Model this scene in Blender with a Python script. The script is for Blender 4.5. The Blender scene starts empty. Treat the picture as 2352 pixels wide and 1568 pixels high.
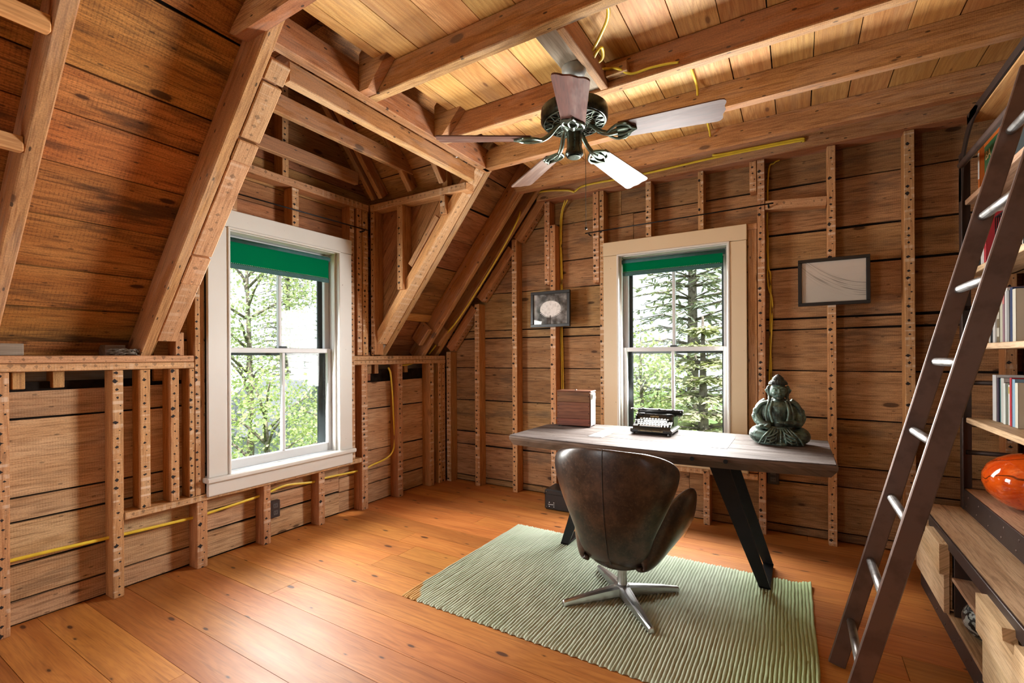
import bpy, bmesh, math, random
from mathutils import Vector, Matrix, noise
random.seed(7)
SC = bpy.context.scene
COL = SC.collection
V = Vector
# ------------------------------------------------------------------ camera
F_PX, YAW, ROLL, CY = 1079.15, 0.546087, 0.00548311, 818.46
EYE = V((0, 0, 1.25))
_c, _s = math.cos(YAW), math.sin(YAW)
_w = V((-_s, _c, 0)); _r = V((_c, _s, 0)); _d = V((0, 0, -1))
_R = _r * math.cos(ROLL) + _d * math.sin(ROLL)
_D = _d * math.cos(ROLL) - _r * math.sin(ROLL)
cam = bpy.data.cameras.new('camera'); cam_o = bpy.data.objects.new('camera', cam); COL.objects.link(cam_o)
cam.sensor_width = 36.0; cam.lens = F_PX / 2352 * 36.0; cam.shift_y = (CY - 784.0) / 2352
cam.clip_start = 0.02; cam.clip_end = 200
m = Matrix((_R, -_D, -_w)).transposed().to_4x4(); m.translation = EYE
cam_o.matrix_world = m
SC.camera = cam_o
# ------------------------------------------------------------------ world, sun, daylight, rear fill lamp
world = bpy.data.worlds.new('sky'); SC.world = world; world.use_nodes = True
wn = world.node_tree.nodes; wl = world.node_tree.links; wn.clear()
wo = wn.new('ShaderNodeOutputWorld'); wb = wn.new('ShaderNodeBackground')
wb.inputs[0].default_value = (0.86, 0.93, 1.0, 1); wb.inputs[1].default_value = 2.4
wl.new(wb.outputs[0], wo.inputs[0])
def lamp(name, kind, loc, aim, energy, color=(1, 1, 1), sx=1, sy=1, angle=0.05):
    l = bpy.data.lights.new(name, kind); l.energy = energy; l.color = color
    if kind == 'AREA':
        l.shape = 'RECTANGLE'; l.size = sx; l.size_y = sy; l.spread = math.radians(148)
    if kind == 'SUN': l.angle = angle
    o = bpy.data.objects.new(name, l); COL.objects.link(o); o.location = loc
    o.rotation_euler = V(aim).to_track_quat('-Z', 'Y').to_euler()
    return o
lamp('sun', 'SUN', (0, 0, 20), (-0.32, 0.40, -0.85), 12.0, (1.0, 0.95, 0.86), angle=0.03)
COOL = (1.0, 0.985, 0.945)
lamp('daylight_dormer_window', 'AREA', (-3.084, 2.0, 1.18), (1, 0, -0.12), 60, COOL, 0.74, 1.25)
lamp('daylight_gable_window', 'AREA', (-0.83, 3.750, 1.38), (0, -1, -0.10), 138, COOL, 0.74, 0.98)
lamp('fill_lamp_rear', 'AREA', (-2.42, -1.84, 1.30), (0.45, 1, 0.0), 17, (1.0, 0.98, 0.95), 0.85, 1.4)  # added fill lamp behind the viewer for the bookcase side; no window known there
SC.view_settings.view_transform = 'Standard'; SC.view_settings.look = 'None'
SC.view_settings.exposure = 0.0; SC.view_settings.gamma = 1.0; SC.view_settings.use_curve_mapping = False
SC.cycles.max_bounces = 6; SC.cycles.diffuse_bounces = 3; SC.cycles.glossy_bounces = 3
SC.cycles.transmission_bounces = 4; SC.cycles.transparent_max_bounces = 12
SC.cycles.caustics_reflective = False; SC.cycles.caustics_refractive = False
SC.cycles.sample_clamp_indirect = 6.0; SC.cycles.use_denoising = True
SC.cycles.use_adaptive_sampling = True; SC.cycles.adaptive_threshold = 0.12; SC.cycles.adaptive_min_samples = 10
# ------------------------------------------------------------------ helpers: objects
def tag(o, label=None, cat=None, group=None, kind=None):
    if label: o['label'] = label
    if cat: o['category'] = cat
    if group: o['group'] = group
    if kind: o['kind'] = kind
    return o
def empty(name, loc=(0, 0, 0), label=None, cat=None, group=None, kind=None, rz=0.0, parent=None):
    o = bpy.data.objects.new(name, None); COL.objects.link(o); o.location = loc; o.rotation_euler = (0, 0, rz)
    o.empty_display_size = 0.05
    if parent: o.parent = parent
    return tag(o, label, cat, group, kind)
def mesh_obj(name, verts, faces, mat, parent=None, mw=None, smooth=False, mats=None, fm=None):
    me = bpy.data.meshes.new(name); me.from_pydata([tuple(v) for v in verts], [], faces)
    for k in (mats or [mat]): me.materials.append(k)
    if fm:
        for p, i in zip(me.polygons, fm): p.material_index = i
    if smooth: me.polygons.foreach_set('use_smooth', [True] * len(me.polygons))
    me.update()
    o = bpy.data.objects.new(name, me); COL.objects.link(o)
    if parent: o.parent = parent
    if mw is not None: o.matrix_local = mw
    return o
def frame(origin, ex, ez):
    ex = V(ex).normalized(); ez = V(ez); ez = (ez - ex * ez.dot(ex)).normalized(); ey = ez.cross(ex)
    mm = Matrix((ex, ey, ez)).transposed().to_4x4(); mm.translation = V(origin); return mm
def cham_box(L, W, T, c=0.003):
    """chamfered box centred on the origin: 24 verts, 26 faces"""
    h = (L / 2, W / 2, T / 2); c = min(c, min(h) * 0.45); vs = []; idx = {}
    for sx in (-1, 1):
        for sy in (-1, 1):
            for sz in (-1, 1):
                for a in range(3):
                    p = [sx * h[0], sy * h[1], sz * h[2]]
                    for b in range(3):
                        if b != a: p[b] -= (sx, sy, sz)[b] * c
                    idx[(sx, sy, sz, a)] = len(vs); vs.append(p)
    fs = []
    for a in range(3):
        b, d = (a + 1) % 3, (a + 2) % 3
        for s in (-1, 1):
            q = []
            for tb, td in ((-1, -1), (1, -1), (1, 1), (-1, 1)):
                k = [0, 0, 0]; k[a] = s; k[b] = tb; k[d] = td; q.append(idx[(*k, a)])
            fs.append(q if s > 0 else q[::-1])
    for a in range(3):
        b, d = (a + 1) % 3, (a + 2) % 3
        for tb in (-1, 1):
            for td in (-1, 1):
                k0 = [0, 0, 0]; k1 = [0, 0, 0]
                k0[a] = -1; k1[a] = 1; k0[b] = k1[b] = tb; k0[d] = k1[d] = td
                q = [idx[(*k0, b)], idx[(*k1, b)], idx[(*k1, d)], idx[(*k0, d)]]
                fs.append(q if tb * td > 0 else q[::-1])
    for sx in (-1, 1):
        for sy in (-1, 1):
            for sz in (-1, 1):
                q = [idx[(sx, sy, sz, a)] for a in range(3)]
                fs.append(q if sx * sy * sz > 0 else q[::-1])
    return vs, fs
def bar(name, parent, a, b, w, t, n, mat, c=0.003):
    """a timber from a to b; w across, t along the normal n (n is its front)"""
    a = V(a); b = V(b); vs, fs = cham_box((b - a).length, w, t, c)
    return mesh_obj(name, vs, fs, mat, parent, frame((a + b) / 2, b - a, n))
def abox(name, parent, lo, hi, mat, axis='x', n=(0, 0, 1), c=0.003):
    """axis aligned box given by corners; axis = grain direction; n = front"""
    lo = V(lo); hi = V(hi); ce = (lo + hi) / 2; sz = hi - lo
    ex = {'x': V((1, 0, 0)), 'y': V((0, 1, 0)), 'z': V((0, 0, 1))}[axis]
    n = V(n); ey = n.cross(ex)
    L = abs(sz.dot(ex)); W = abs(sz.dot(ey)); T = abs(sz.dot(n))
    vs, fs = cham_box(L, W, T, c)
    return mesh_obj(name, vs, fs, mat, parent, frame(ce, ex, n))
def plank(name, parent, a, b, w, t, n, mat, seg=5, wob=0.0022):
    """board whose long edges wander a little, as sawn boards do"""
    a = V(a); b = V(b); L = (b - a).length; sd = random.random() * 90; vs = []; fs = []
    for i in range(seg + 1):
        x = -L / 2 + L * i / seg
        e0 = noise.noise((x * 1.7 + sd, 0, sd)) * wob * 2; e1 = noise.noise((x * 1.7, sd, 5)) * wob * 2
        bow = noise.noise((x * .6, 9, sd)) * wob
        vs += [(x, -w / 2 + e0, -t / 2), (x, w / 2 + e1, -t / 2), (x, w / 2 + e1, t / 2 + bow), (x, -w / 2 + e0, t / 2 + bow)]
    for i in range(seg):
        p = i * 4; q = p + 4
        for k in range(4):
            k2 = (k + 1) % 4; fs.append((p + k, p + k2, q + k2, q + k)[::-1])
    fs.append((0, 1, 2, 3)); z = seg * 4; fs.append((z + 3, z + 2, z + 1, z))
    return mesh_obj(name, vs, [f[::-1] for f in fs], mat, parent, frame((a + b) / 2, b - a, n))
def clip_poly(poly, planes):
    """2-D convex clip; planes = (nx, ny, d): keep nx*x+ny*y+d >= 0"""
    for nx, ny, d in planes:
        out = []
        for i, p in enumerate(poly):
            q = poly[(i + 1) % len(poly)]
            fp = nx * p[0] + ny * p[1] + d; fq = nx * q[0] + ny * q[1] + d
            if fp >= 0: out.append(p)
            if (fp >= 0) != (fq >= 0):
                k = fp / (fp - fq); out.append((p[0] + (q[0] - p[0]) * k, p[1] + (q[1] - p[1]) * k))
        poly = out
        if len(poly) < 3: return []
    return poly
def prism(name, parent, poly, t, mw, mat):
    """polygon in local x/y, extruded from z=0 to z=t"""
    ar = sum(poly[i][0] * poly[(i + 1) % len(poly)][1] - poly[(i + 1) % len(poly)][0] * poly[i][1] for i in range(len(poly)))
    if ar < 0: poly = poly[::-1]
    n = len(poly); vs = [(x, y, 0) for x, y in poly] + [(x, y, t) for x, y in poly]
    fs = [tuple(range(n))[::-1], tuple(range(n, 2 * n))] + [(i, (i + 1) % n, n + (i + 1) % n, n + i) for i in range(n)]
    return mesh_obj(name, vs, fs, mat, parent, mw)
def smooth_path(pts, per=6):
    pts = [V(p) for p in pts]
    if len(pts) < 3: return pts
    out = []; P = [pts[0] * 2 - pts[1]] + pts + [pts[-1] * 2 - pts[-2]]
    for i in range(1, len(P) - 2):
        p0, p1, p2, p3 = P[i - 1:i + 3]
        for k in range(per):
            t = k / per
            out.append(0.5 * ((2 * p1) + (p2 - p0) * t + (2 * p0 - 5 * p1 + 4 * p2 - p3) * t * t + (3 * p1 - p0 - 3 * p2 + p3) * t ** 3))
    out.append(pts[-1]); return out
def tube_data(pts, r, seg=8, flat=1.0, closed=False, up=(0, 0, 1), caps=True):
    pts = [V(p) for p in pts]; n = len(pts); vs = []; fs = []
    rs = r if isinstance(r, (list, tuple)) else [r] * n
    up = V(up)
    for i, p in enumerate(pts):
        a = pts[(i - 1) % n] if (closed or i > 0) else p; b = pts[(i + 1) % n] if (closed or i < n - 1) else p
        d = (b - a); d = d.normalized() if d.length > 1e-9 else V((0, 0, 1))
        s = d.cross(up)
        if s.length < 1e-3: s = d.cross(V((1, 0, 0)))
        if s.length < 1e-3: s = d.cross(V((0, 1, 0)))
        s.normalize(); u = s.cross(d).normalized()
        for k in range(seg):
            an = 2 * math.pi * k / seg
            vs.append(p + s * (math.cos(an) * rs[i]) + u * (math.sin(an) * rs[i] * flat))
    m_ = n if closed else n - 1
    for i in range(m_):
        for k in range(seg):
            a = i * seg + k; b = i * seg + (k + 1) % seg; c = ((i + 1) % n) * seg + (k + 1) % seg; d = ((i + 1) % n) * seg + k
            fs.append((a, b, c, d))
    if caps and not closed:
        fs.append(tuple(range(seg))[::-1]); fs.append(tuple(range((n - 1) * seg, n * seg)))
    return vs, fs
def tube(name, parent, pts, r, mat, seg=8, flat=1.0, closed=False, up=(0, 0, 1), mw=None):
    vs, fs = tube_data(pts, r, seg, flat, closed, up)
    return mesh_obj(name, vs, fs, mat, parent, mw, smooth=True)
def lathe_data(prof, seg=24, x0=0, y0=0):
    vs = []; fs = []; n = len(prof)
    for r, z in prof:
        for k in range(seg):
            a = 2 * math.pi * k / seg; vs.append((x0 + r * math.cos(a), y0 + r * math.sin(a), z))
    for i in range(n - 1):
        for k in range(seg):
            fs.append((i * seg + k, i * seg + (k + 1) % seg, (i + 1) * seg + (k + 1) % seg, (i + 1) * seg + k))
    fs.append(tuple(range(seg))[::-1]); fs.append(tuple(range((n - 1) * seg, n * seg)))
    return vs, fs
def lathe(name, parent, prof, mat, seg=24, mw=None, smooth=True):
    vs, fs = lathe_data(prof, seg)
    o = mesh_obj(name, vs, fs, mat, parent, mw, smooth=smooth)
    if smooth: autosmooth(o)
    return o
def autosmooth(o, ang=40):
    me = o.data; bm = bmesh.new(); bm.from_mesh(me); lim = math.radians(ang)
    for e in bm.edges:
        e.smooth = len(e.link_faces) == 2 and e.calc_face_angle(0) < lim
    bm.to_mesh(me); bm.free()
class Geo:
    """collects shapes for ONE part"""
    def __init__(s): s.v = []; s.f = []
    def add(s, vs, fs, mw=None):
        k = len(s.v); s.v += [(mw @ V(p)) if mw is not None else V(p) for p in vs]; s.f += [tuple(i + k for i in f) for f in fs]; return s
    def box(s, lo, hi, c=0.002):
        lo = V(lo); hi = V(hi); d = hi - lo; return s.add(*cham_box(d.x, d.y, d.z, c), Matrix.Translation((lo + hi) / 2))
    def bar(s, a, b, w, t, n, c=0.002):
        a = V(a); b = V(b); return s.add(*cham_box((b - a).length, w, t, c), frame((a + b) / 2, b - a, n))
    def tube(s, pts, r, seg=8, **k): return s.add(*tube_data(pts, r, seg, **k))
    def lathe(s, prof, seg=20, mw=None): return s.add(*lathe_data(prof, seg), mw)
    def ball(s, c, r, seg=10, rings=7, sc=(1, 1, 1)):
        pr = [(math.sin(math.pi * i / rings) * r + 1e-5, -math.cos(math.pi * i / rings) * r) for i in range(rings + 1)]
        return s.add(*lathe_data(pr, seg), Matrix.Translation(V(c)) @ Matrix.Diagonal((*sc, 1)))
    def out(s, name, mat, parent=None, smooth=False, mw=None, ang=None):
        o = mesh_obj(name, s.v, s.f, mat, parent, mw, smooth=smooth)
        if smooth and ang: autosmooth(o, ang)
        return o
def copy_tree(o, parent=None):
    c = o.copy(); COL.objects.link(c)
    if parent: c.parent = parent
    for ch in list(o.children): copy_tree(ch, c)
    return c
def lettering(name, parent, text, size, loc, ex, ez, mat, align='CENTER', extrude=0.0004):
    cu = bpy.data.curves.new(name, 'FONT'); cu.body = text; cu.size = size; cu.align_x = align; cu.align_y = 'CENTER'; cu.extrude = extrude; cu.resolution_u = 2
    t = bpy.data.objects.new('tmp', cu); COL.objects.link(t); bpy.context.view_layer.update()
    me = bpy.data.meshes.new_from_object(t.evaluated_get(bpy.context.evaluated_depsgraph_get())); bpy.data.objects.remove(t)
    me.materials.clear(); me.materials.append(mat); me.name = name
    o = bpy.data.objects.new(name, me); COL.objects.link(o); o.parent = parent; o.matrix_local = frame(loc, ex, ez); return o
# ------------------------------------------------------------------ materials
class NT:
    def __init__(s, name):
        s.m = bpy.data.materials.new(name); s.m.use_nodes = True; s.t = s.m.node_tree; s.t.nodes.clear()
        s.out = s.t.nodes.new('ShaderNodeOutputMaterial')
    def n(s, typ, **kw):
        nd = s.t.nodes.new(typ)
        for k, v in kw.items(): setattr(nd, k, v)
        return nd
    def link(s, a, b): s.t.links.new(a, b)
    def put(s, sock, v):
        if hasattr(v, 'links') or isinstance(v, bpy.types.NodeSocket): s.link(v, sock)
        elif isinstance(v, (tuple, list)):
            sock.default_value = (*v, 1.0) if (len(v) == 3 and sock.type == 'RGBA') else v
        else: sock.default_value = v
    def math(s, op, a, b=0.0, c=0.0, clamp=False):
        nd = s.n('ShaderNodeMath', operation=op, use_clamp=clamp); s.put(nd.inputs[0], a); s.put(nd.inputs[1], b); s.put(nd.inputs[2], c); return nd.outputs[0]
    def vmath(s, op, a, b):
        nd = s.n('ShaderNodeVectorMath', operation=op); s.put(nd.inputs[0], a)
        if op == 'SCALE': s.put(nd.inputs[3], b)
        else: s.put(nd.inputs[1], b)
        return nd.outputs[0]
    def noise(s, vec, scale=1.0, detail=2.0, rough=0.5, dist=0.0):
        nd = s.n('ShaderNodeTexNoise'); s.put(nd.inputs['Vector'], vec); nd.inputs['Scale'].default_value = scale
        nd.inputs['Detail'].default_value = detail; nd.inputs['Roughness'].default_value = rough; nd.inputs['Distortion'].default_value = dist
        return nd.outputs[0]
    def voronoi(s, vec, scale=1.0, feature='F1', rnd=1.0):
        nd = s.n('ShaderNodeTexVoronoi', feature=feature); s.put(nd.inputs['Vector'], vec); nd.inputs['Scale'].default_value = scale
        nd.inputs['Randomness'].default_value = rnd; return nd
    def step(s, v, lo, hi, a=0.0, b=1.0):
        nd = s.n('ShaderNodeMapRange', interpolation_type='SMOOTHSTEP'); s.put(nd.inputs[0], v)
        nd.inputs[1].default_value = lo; nd.inputs[2].default_value = hi; nd.inputs[3].default_value = a; nd.inputs[4].default_value = b
        return nd.outputs[0]
    def mix(s, f, a, b, mode='MIX'):
        nd = s.n('ShaderNodeMix', data_type='RGBA', blend_type=mode); s.put(nd.inputs[0], f); s.put(nd.inputs[6], a); s.put(nd.inputs[7], b); return nd.outputs[2]
    def hsv(s, col, h=0.5, sat=1.0, val=1.0):
        nd = s.n('ShaderNodeHueSaturation'); s.put(nd.inputs[4], col); s.put(nd.inputs[0], h); s.put(nd.inputs[1], sat); s.put(nd.inputs[2], val); return nd.outputs[0]
    def bump(s, h, strength=0.3, dist=0.002):
        nd = s.n('ShaderNodeBump'); s.put(nd.inputs['Height'], h); nd.inputs['Strength'].default_value = strength; nd.inputs['Distance'].default_value = dist; return nd.outputs[0]
    def bsdf(s, col, rough=0.6, metal=0.0, spec=0.4, normal=None, coat=0.0, sheen=0.0, coat_rough=0.15, **kw):
        nd = s.n('ShaderNodeBsdfPrincipled'); s.put(nd.inputs['Base Color'], col); s.put(nd.inputs['Roughness'], rough)
        nd.inputs['Metallic'].default_value = metal; nd.inputs['Specular IOR Level'].default_value = spec
        nd.inputs['Coat Weight'].default_value = coat; nd.inputs['Coat Roughness'].default_value = coat_rough
        if sheen: nd.inputs['Sheen Weight'].default_value = sheen
        if normal is not None: s.link(normal, nd.inputs['Normal'])
        for k, v in kw.items(): s.put(nd.inputs[k], v)
        s.link(nd.outputs[0], s.out.inputs[0]); return nd
    def coords(s, which='Object', rnd=True):
        tc = s.n('ShaderNodeTexCoord'); oi = s.n('ShaderNodeObjectInfo'); s.tc = tc; s.rand = oi.outputs['Random']
        if not rnd: return tc.outputs[which]
        cv = s.n('ShaderNodeCombineXYZ'); s.put(cv.inputs[0], s.math('MULTIPLY', s.rand, 61.0)); s.put(cv.inputs[1], s.math('MULTIPLY', s.rand, 37.0)); s.put(cv.inputs[2], s.math('MULTIPLY', s.rand, 23.0))
        return s.vmath('ADD', tc.outputs[which], cv.outputs[0])
def wood(name, light, mid, dark, stain=(0.05, 0.035, 0.025), grain=0.5, rings=0.35, kerf=0.25, knots=0.7, stains=0.5, rough=0.75,
         spec=0.25, coat=0.0, var=0.35, nails=0.0, lath=0.0, bump=0.0, face=None, wear=0.0, knot_col=None, huevar=0.03, kerf_pitch=0.010, coat_rough=0.2, kden=1.0, streak=0.0, speck=0.0):
    s = NT(name); tc = s.n('ShaderNodeTexCoord'); oi = s.n('ShaderNodeObjectInfo'); rand = oi.outputs['Random']
    osep = s.n('ShaderNodeSeparateXYZ'); s.link(tc.outputs['Object'], osep.inputs[0])
    px = s.math('MULTIPLY_ADD', rand, 61.0, osep.outputs[0])
    py = s.math('ADD', s.math('MULTIPLY_ADD', osep.outputs[2], 0.83, osep.outputs[1]), s.math('MULTIPLY', rand, 37.0))
    cv = s.n('ShaderNodeCombineXYZ'); s.link(px, cv.inputs[0]); s.link(py, cv.inputs[1]); P = cv.outputs[0]
    def no(scale, detail, rough_=0.6):
        nd = s.n('ShaderNodeTexNoise', noise_dimensions='2D'); s.put(nd.inputs['Vector'], s.vmath('MULTIPLY', P, (*scale, 1))); nd.inputs['Scale'].default_value = 1.0
        nd.inputs['Detail'].default_value = detail; nd.inputs['Roughness'].default_value = rough_; return nd.outputs[0]
    def vo(scale):
        nd = s.n('ShaderNodeTexVoronoi', voronoi_dimensions='2D'); s.put(nd.inputs['Vector'], s.vmath('MULTIPLY', P, (*scale, 1))); nd.inputs['Scale'].default_value = 1.0; return nd
    fr = None
    if lath or face:
        nsep = s.n('ShaderNodeSeparateXYZ'); s.link(tc.outputs['Normal'], nsep.inputs[0]); fr = s.step(nsep.outputs[2], 0.6, 0.8)
    n1 = no((1.1, 9.0), 2.0); n2 = no((9.0, 170.0), 1.0); n3 = no((1.5, 7.5), 4.0, 0.68)
    col = s.mix(s.step(n1, 0.3, 0.7), light, mid)
    if face: col = s.mix(s.math('MULTIPLY', fr, face[3]), col, face[:3])
    kv = None
    if knots: kv = vo((1.5 * kden, 4.2 * kden))
    ph = s.math('ADD', s.math('MULTIPLY', py, 190.0), s.math('MULTIPLY', no((0.7, 3.2), 0.0), 26.0))
    if kv is not None: ph = s.math('ADD', ph, s.step(kv.outputs['Distance'], 0.0, 0.40, 8.0, 0.0))
    rg = s.math('POWER', s.math('MULTIPLY_ADD', s.math('SINE', ph), 0.5, 0.5), 2.0)
    col = s.mix(s.math('MULTIPLY', rg, rings), col, dark)
    col = s.mix(s.math('MULTIPLY', s.step(n2, 0.42, 0.75), grain), col, dark)
    if stains: col = s.mix(s.math('MULTIPLY', s.step(n3, 0.50, 0.72), stains), col, stain)
    if streak:
        n4 = no((2.4, 62.0), 2.0, 0.7); col = s.mix(s.math('MULTIPLY', s.step(n4, 0.56, 0.70), streak), col, tuple(c * 0.5 for c in dark))
    if speck:
        n5 = no((140.0, 230.0), 1.0); col = s.mix(1.0, col, s.math('MULTIPLY_ADD', s.math('SUBTRACT', n5, 0.5), speck, 1.0), 'MULTIPLY')
    ke = None
    if kerf:
        kw_ = s.math('SINE', s.math('ADD', s.math('MULTIPLY', px, 2 * math.pi / kerf_pitch), s.math('MULTIPLY_ADD', osep.outputs[1], 5.0, s.math('MULTIPLY', n1, 1.2))))
        ke = s.math('MULTIPLY', s.step(kw_, 0.30, 1.0), s.math('MULTIPLY', s.step(n3, 0.36, 0.52), s.step(n2, 0.36, 0.58)))
        col = s.mix(s.math('MULTIPLY', ke, kerf), col, dark)
    if kv is not None:
        kc = knot_col or tuple(c * 0.35 for c in dark)
        kin = s.math('SUBTRACT', s.math('MULTIPLY_ADD', kv.outputs['Color'], 0.085, -0.012), kv.outputs['Distance'])
        col = s.mix(s.math('MULTIPLY', s.step(kin, -0.03, 0.004), knots * 0.45), col, kc); col = s.mix(s.math('MULTIPLY', s.step(kin, -0.006, 0.010), knots), col, kc)
    if nails:
        nv = vo((4.0, 11.0)).outputs['Distance']
        col = s.mix(s.math('MULTIPLY', s.step(nv, 0.030, 0.048, 1.0, 0.0), nails), col, (0.010, 0.008, 0.007))
    if wear: col = s.mix(s.math('MULTIPLY', s.step(n3, 0.56, 0.40), wear), col, (0.62, 0.55, 0.48))
    if lath:
        front = fr
        q = s.math('DIVIDE', osep.outputs[0], 0.043); u = s.math('SUBTRACT', s.math('FRACT', q), 0.5); cell = s.math('FLOOR', q)
        wn_ = s.n('ShaderNodeTexWhiteNoise', noise_dimensions='2D'); c2 = s.n('ShaderNodeCombineXYZ'); s.link(cell, c2.inputs[0]); s.put(c2.inputs[1], s.math('MULTIPLY', rand, 91.0)); s.link(c2.outputs[0], wn_.inputs[0])
        rs = wn_.outputs[0]; jt = s.math('MULTIPLY', s.math('SUBTRACT', rs, 0.5), 0.024)
        dy = s.math('DIVIDE', s.math('SUBTRACT', osep.outputs[1], jt), 0.043)
        warp = s.math('MULTIPLY', s.math('SUBTRACT', no((70.0, 70.0), 1.0), 0.5), 0.30)
        dd = s.math('ADD', s.math('ADD', s.math('ABSOLUTE', s.math('MULTIPLY', u, 1.15)), s.math('ABSOLUTE', dy)), warp)
        rad = s.math('MULTIPLY_ADD', s.math('POWER', rs, 2.0), 0.25, 0.115)
        dot = s.math('MULTIPLY', s.step(s.math('SUBTRACT', rad, dd), 0.0, 0.05), s.math('MULTIPLY', front, min(1.0, lath)))
        pl = s.math('MULTIPLY', s.step(s.math('ABSOLUTE', s.math('SUBTRACT', u, s.math('MULTIPLY', s.math('SUBTRACT', rs, 0.5), 0.5))), 0.40, 0.46), s.step(n3, 0.44, 0.58))
        pl = s.math('MULTIPLY', pl, s.math('MULTIPLY', front, 0.55 * min(1.0, lath)))
        haze = s.math('MULTIPLY', s.step(n3, 0.42, 0.68), s.math('MULTIPLY', front, 0.28 * lath))
        col = s.mix(haze, col, (0.60, 0.42, 0.27)); col = s.mix(pl, col, (0.74, 0.60, 0.47)); col = s.mix(dot, col, (0.022, 0.018, 0.018))
    val = s.math('MULTIPLY_ADD', s.math('SUBTRACT', rand, 0.5), var, 1.0)
    hue = s.math('MULTIPLY_ADD', s.math('SUBTRACT', s.math('FRACT', s.math('MULTIPLY', rand, 7.13)), 0.5), huevar, 0.5)
    col = s.hsv(col, hue, 1.0, val)
    h = s.math('MULTIPLY', n2, 0.5)
    if ke is not None: h = s.math('ADD', h, s.math('MULTIPLY', kw_, -0.25))
    s.bsdf(col, s.math('MULTIPLY_ADD', n1, 0.16, rough - 0.08), 0.0, spec, s.bump(h, bump, 0.0015) if bump else None, coat, coat_rough=coat_rough)
    return s.m
def plain(name, col, rough=0.5, metal=0.0, spec=0.4, var=0.12, scale=20.0, bump=0.0, coat=0.0, col2=None, mixlo=0.45, mixhi=0.65, sheen=0.0, detail=4.0):
    s = NT(name); P = s.coords(); n = s.noise(P, scale, detail, 0.6)
    c2 = col2 or tuple(max(0, c * (1 - var * 2)) for c in col)
    c = s.mix(s.step(n, mixlo if col2 else 0.3, mixhi if col2 else 0.75), col, c2)
    nb = s.bump(s.noise(P, scale * 3, 3.0), bump, 0.001) if bump else None
    s.bsdf(c, s.math('MULTIPLY_ADD', n, 0.12, rough - 0.06), metal, spec, nb, coat, sheen); return s.m
M = {}
# framing timber, sawn boards, floor
M['stud'] = wood('stud_wood', (0.52, 0.245, 0.098), (0.44, 0.185, 0.066), (0.25, 0.090, 0.030), (0.20, 0.10, 0.055), lath=1.0, kerf=0.18, knots=0.3, stains=0.25, var=0.22, rough=0.8, huevar=0.012, rings=0.2, streak=0.35, speck=0.5, face=(0.60, 0.375, 0.20, 0.50))
M['timber'] = wood('rafter_wood', (0.46, 0.202, 0.074), (0.375, 0.150, 0.051), (0.23, 0.088, 0.032), (0.22, 0.115, 0.06), rings=0.18, streak=0.4, speck=0.6, kerf=0.30, knots=0.75, stains=0.3, nails=0.8, var=0.20, kerf_pitch=0.007, wear=0.12, huevar=0.014, face=(0.58, 0.345, 0.15, 0.75))
M['nailer'] = wood('nailer_wood', (0.62, 0.325, 0.145), (0.53, 0.25, 0.10), (0.31, 0.135, 0.052), (0.26, 0.14, 0.08), lath=0.45, rings=0.15, streak=0.25, speck=0.6, huevar=0.012, kerf=0.30, face=(0.64, 0.42, 0.25, 0.5), knots=0.5, stains=0.2, var=0.18)
M['wall_board'] = wood('wall_board_wood', (0.42, 0.240, 0.110), (0.32, 0.170, 0.072), (0.130, 0.060, 0.026), (0.105, 0.072, 0.048), rings=0.14, streak=0.45, speck=0.6, kerf=0.30, knots=0.8, stains=0.65, var=0.30, nails=0.5, huevar=0.02)
M['wall_board_left'] = wood('pale_wall_board_wood', (0.63, 0.42, 0.245), (0.54, 0.325, 0.17), (0.25, 0.12, 0.052), (0.17, 0.115, 0.075), rings=0.12, streak=0.4, speck=0.5, kerf=0.4, knots=0.8, stains=0.4, var=0.25, nails=0.5, huevar=0.02)
M['roof_board'] = wood('roof_board_wood', (0.56, 0.250, 0.072), (0.44, 0.172, 0.044), (0.16, 0.060, 0.020), (0.055, 0.030, 0.016), rings=0.14, streak=0.55, speck=0.8, kerf=0.5, knots=0.85, stains=0.8, var=0.28, nails=0.6, huevar=0.02, kerf_pitch=0.014)
M['dormer_board'] = wood('dormer_board_wood', (0.45, 0.215, 0.092), (0.36, 0.155, 0.060), (0.18, 0.073, 0.028), (0.10, 0.06, 0.04), rings=0.16, streak=0.45, speck=0.6, kerf=0.25, knots=0.8, stains=0.45, var=0.3, nails=0.7)
M['ceiling_board'] = wood('ceiling_board_wood', (0.72, 0.43, 0.165), (0.62, 0.325, 0.105), (0.45, 0.20, 0.058), (0.40, 0.235, 0.13), kerf=0.12, knots=0.85, stains=0.35, var=0.22, rings=0.4, streak=0.2, speck=0.25, rough=0.6, knot_col=(0.22, 0.10, 0.04), huevar=0.02)
M['floor'] = wood('floor_pine', (0.54, 0.215, 0.052), (0.44, 0.155, 0.032), (0.27, 0.072, 0.014), (0.26, 0.07, 0.018), kerf=0.0, knots=0.9, kden=1.35, stains=0.3, var=0.34, rough=0.50, spec=0.45, coat=0.06, bump=0.0, rings=0.24, streak=0.3, grain=0.3, knot_col=(0.07, 0.022, 0.008), coat_rough=0.40, huevar=0.016)
M['cleat'] = wood('new_pine', (0.80, 0.50, 0.20), (0.74, 0.42, 0.15), (0.50, 0.25, 0.08), kerf=0, knots=0.2, stains=0.0, rings=0.5)
M['grey_board'] = wood('weathered_board', (0.40, 0.33, 0.26), (0.33, 0.26, 0.20), (0.20, 0.15, 0.11), kerf=0.2, knots=0.3, stains=0.2)
M['desk'] = wood('desk_reclaimed_wood', (0.175, 0.152, 0.145), (0.112, 0.090, 0.082), (0.085, 0.058, 0.045), (0.05, 0.037, 0.032), kerf=0.0, knots=0.8, stains=0.6, rings=0.3, streak=0.6, speck=0.4, grain=0.7, var=0.25, rough=0.72, spec=0.10, nails=0.6, bump=0.4, knot_col=(0.02, 0.015, 0.012))
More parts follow.
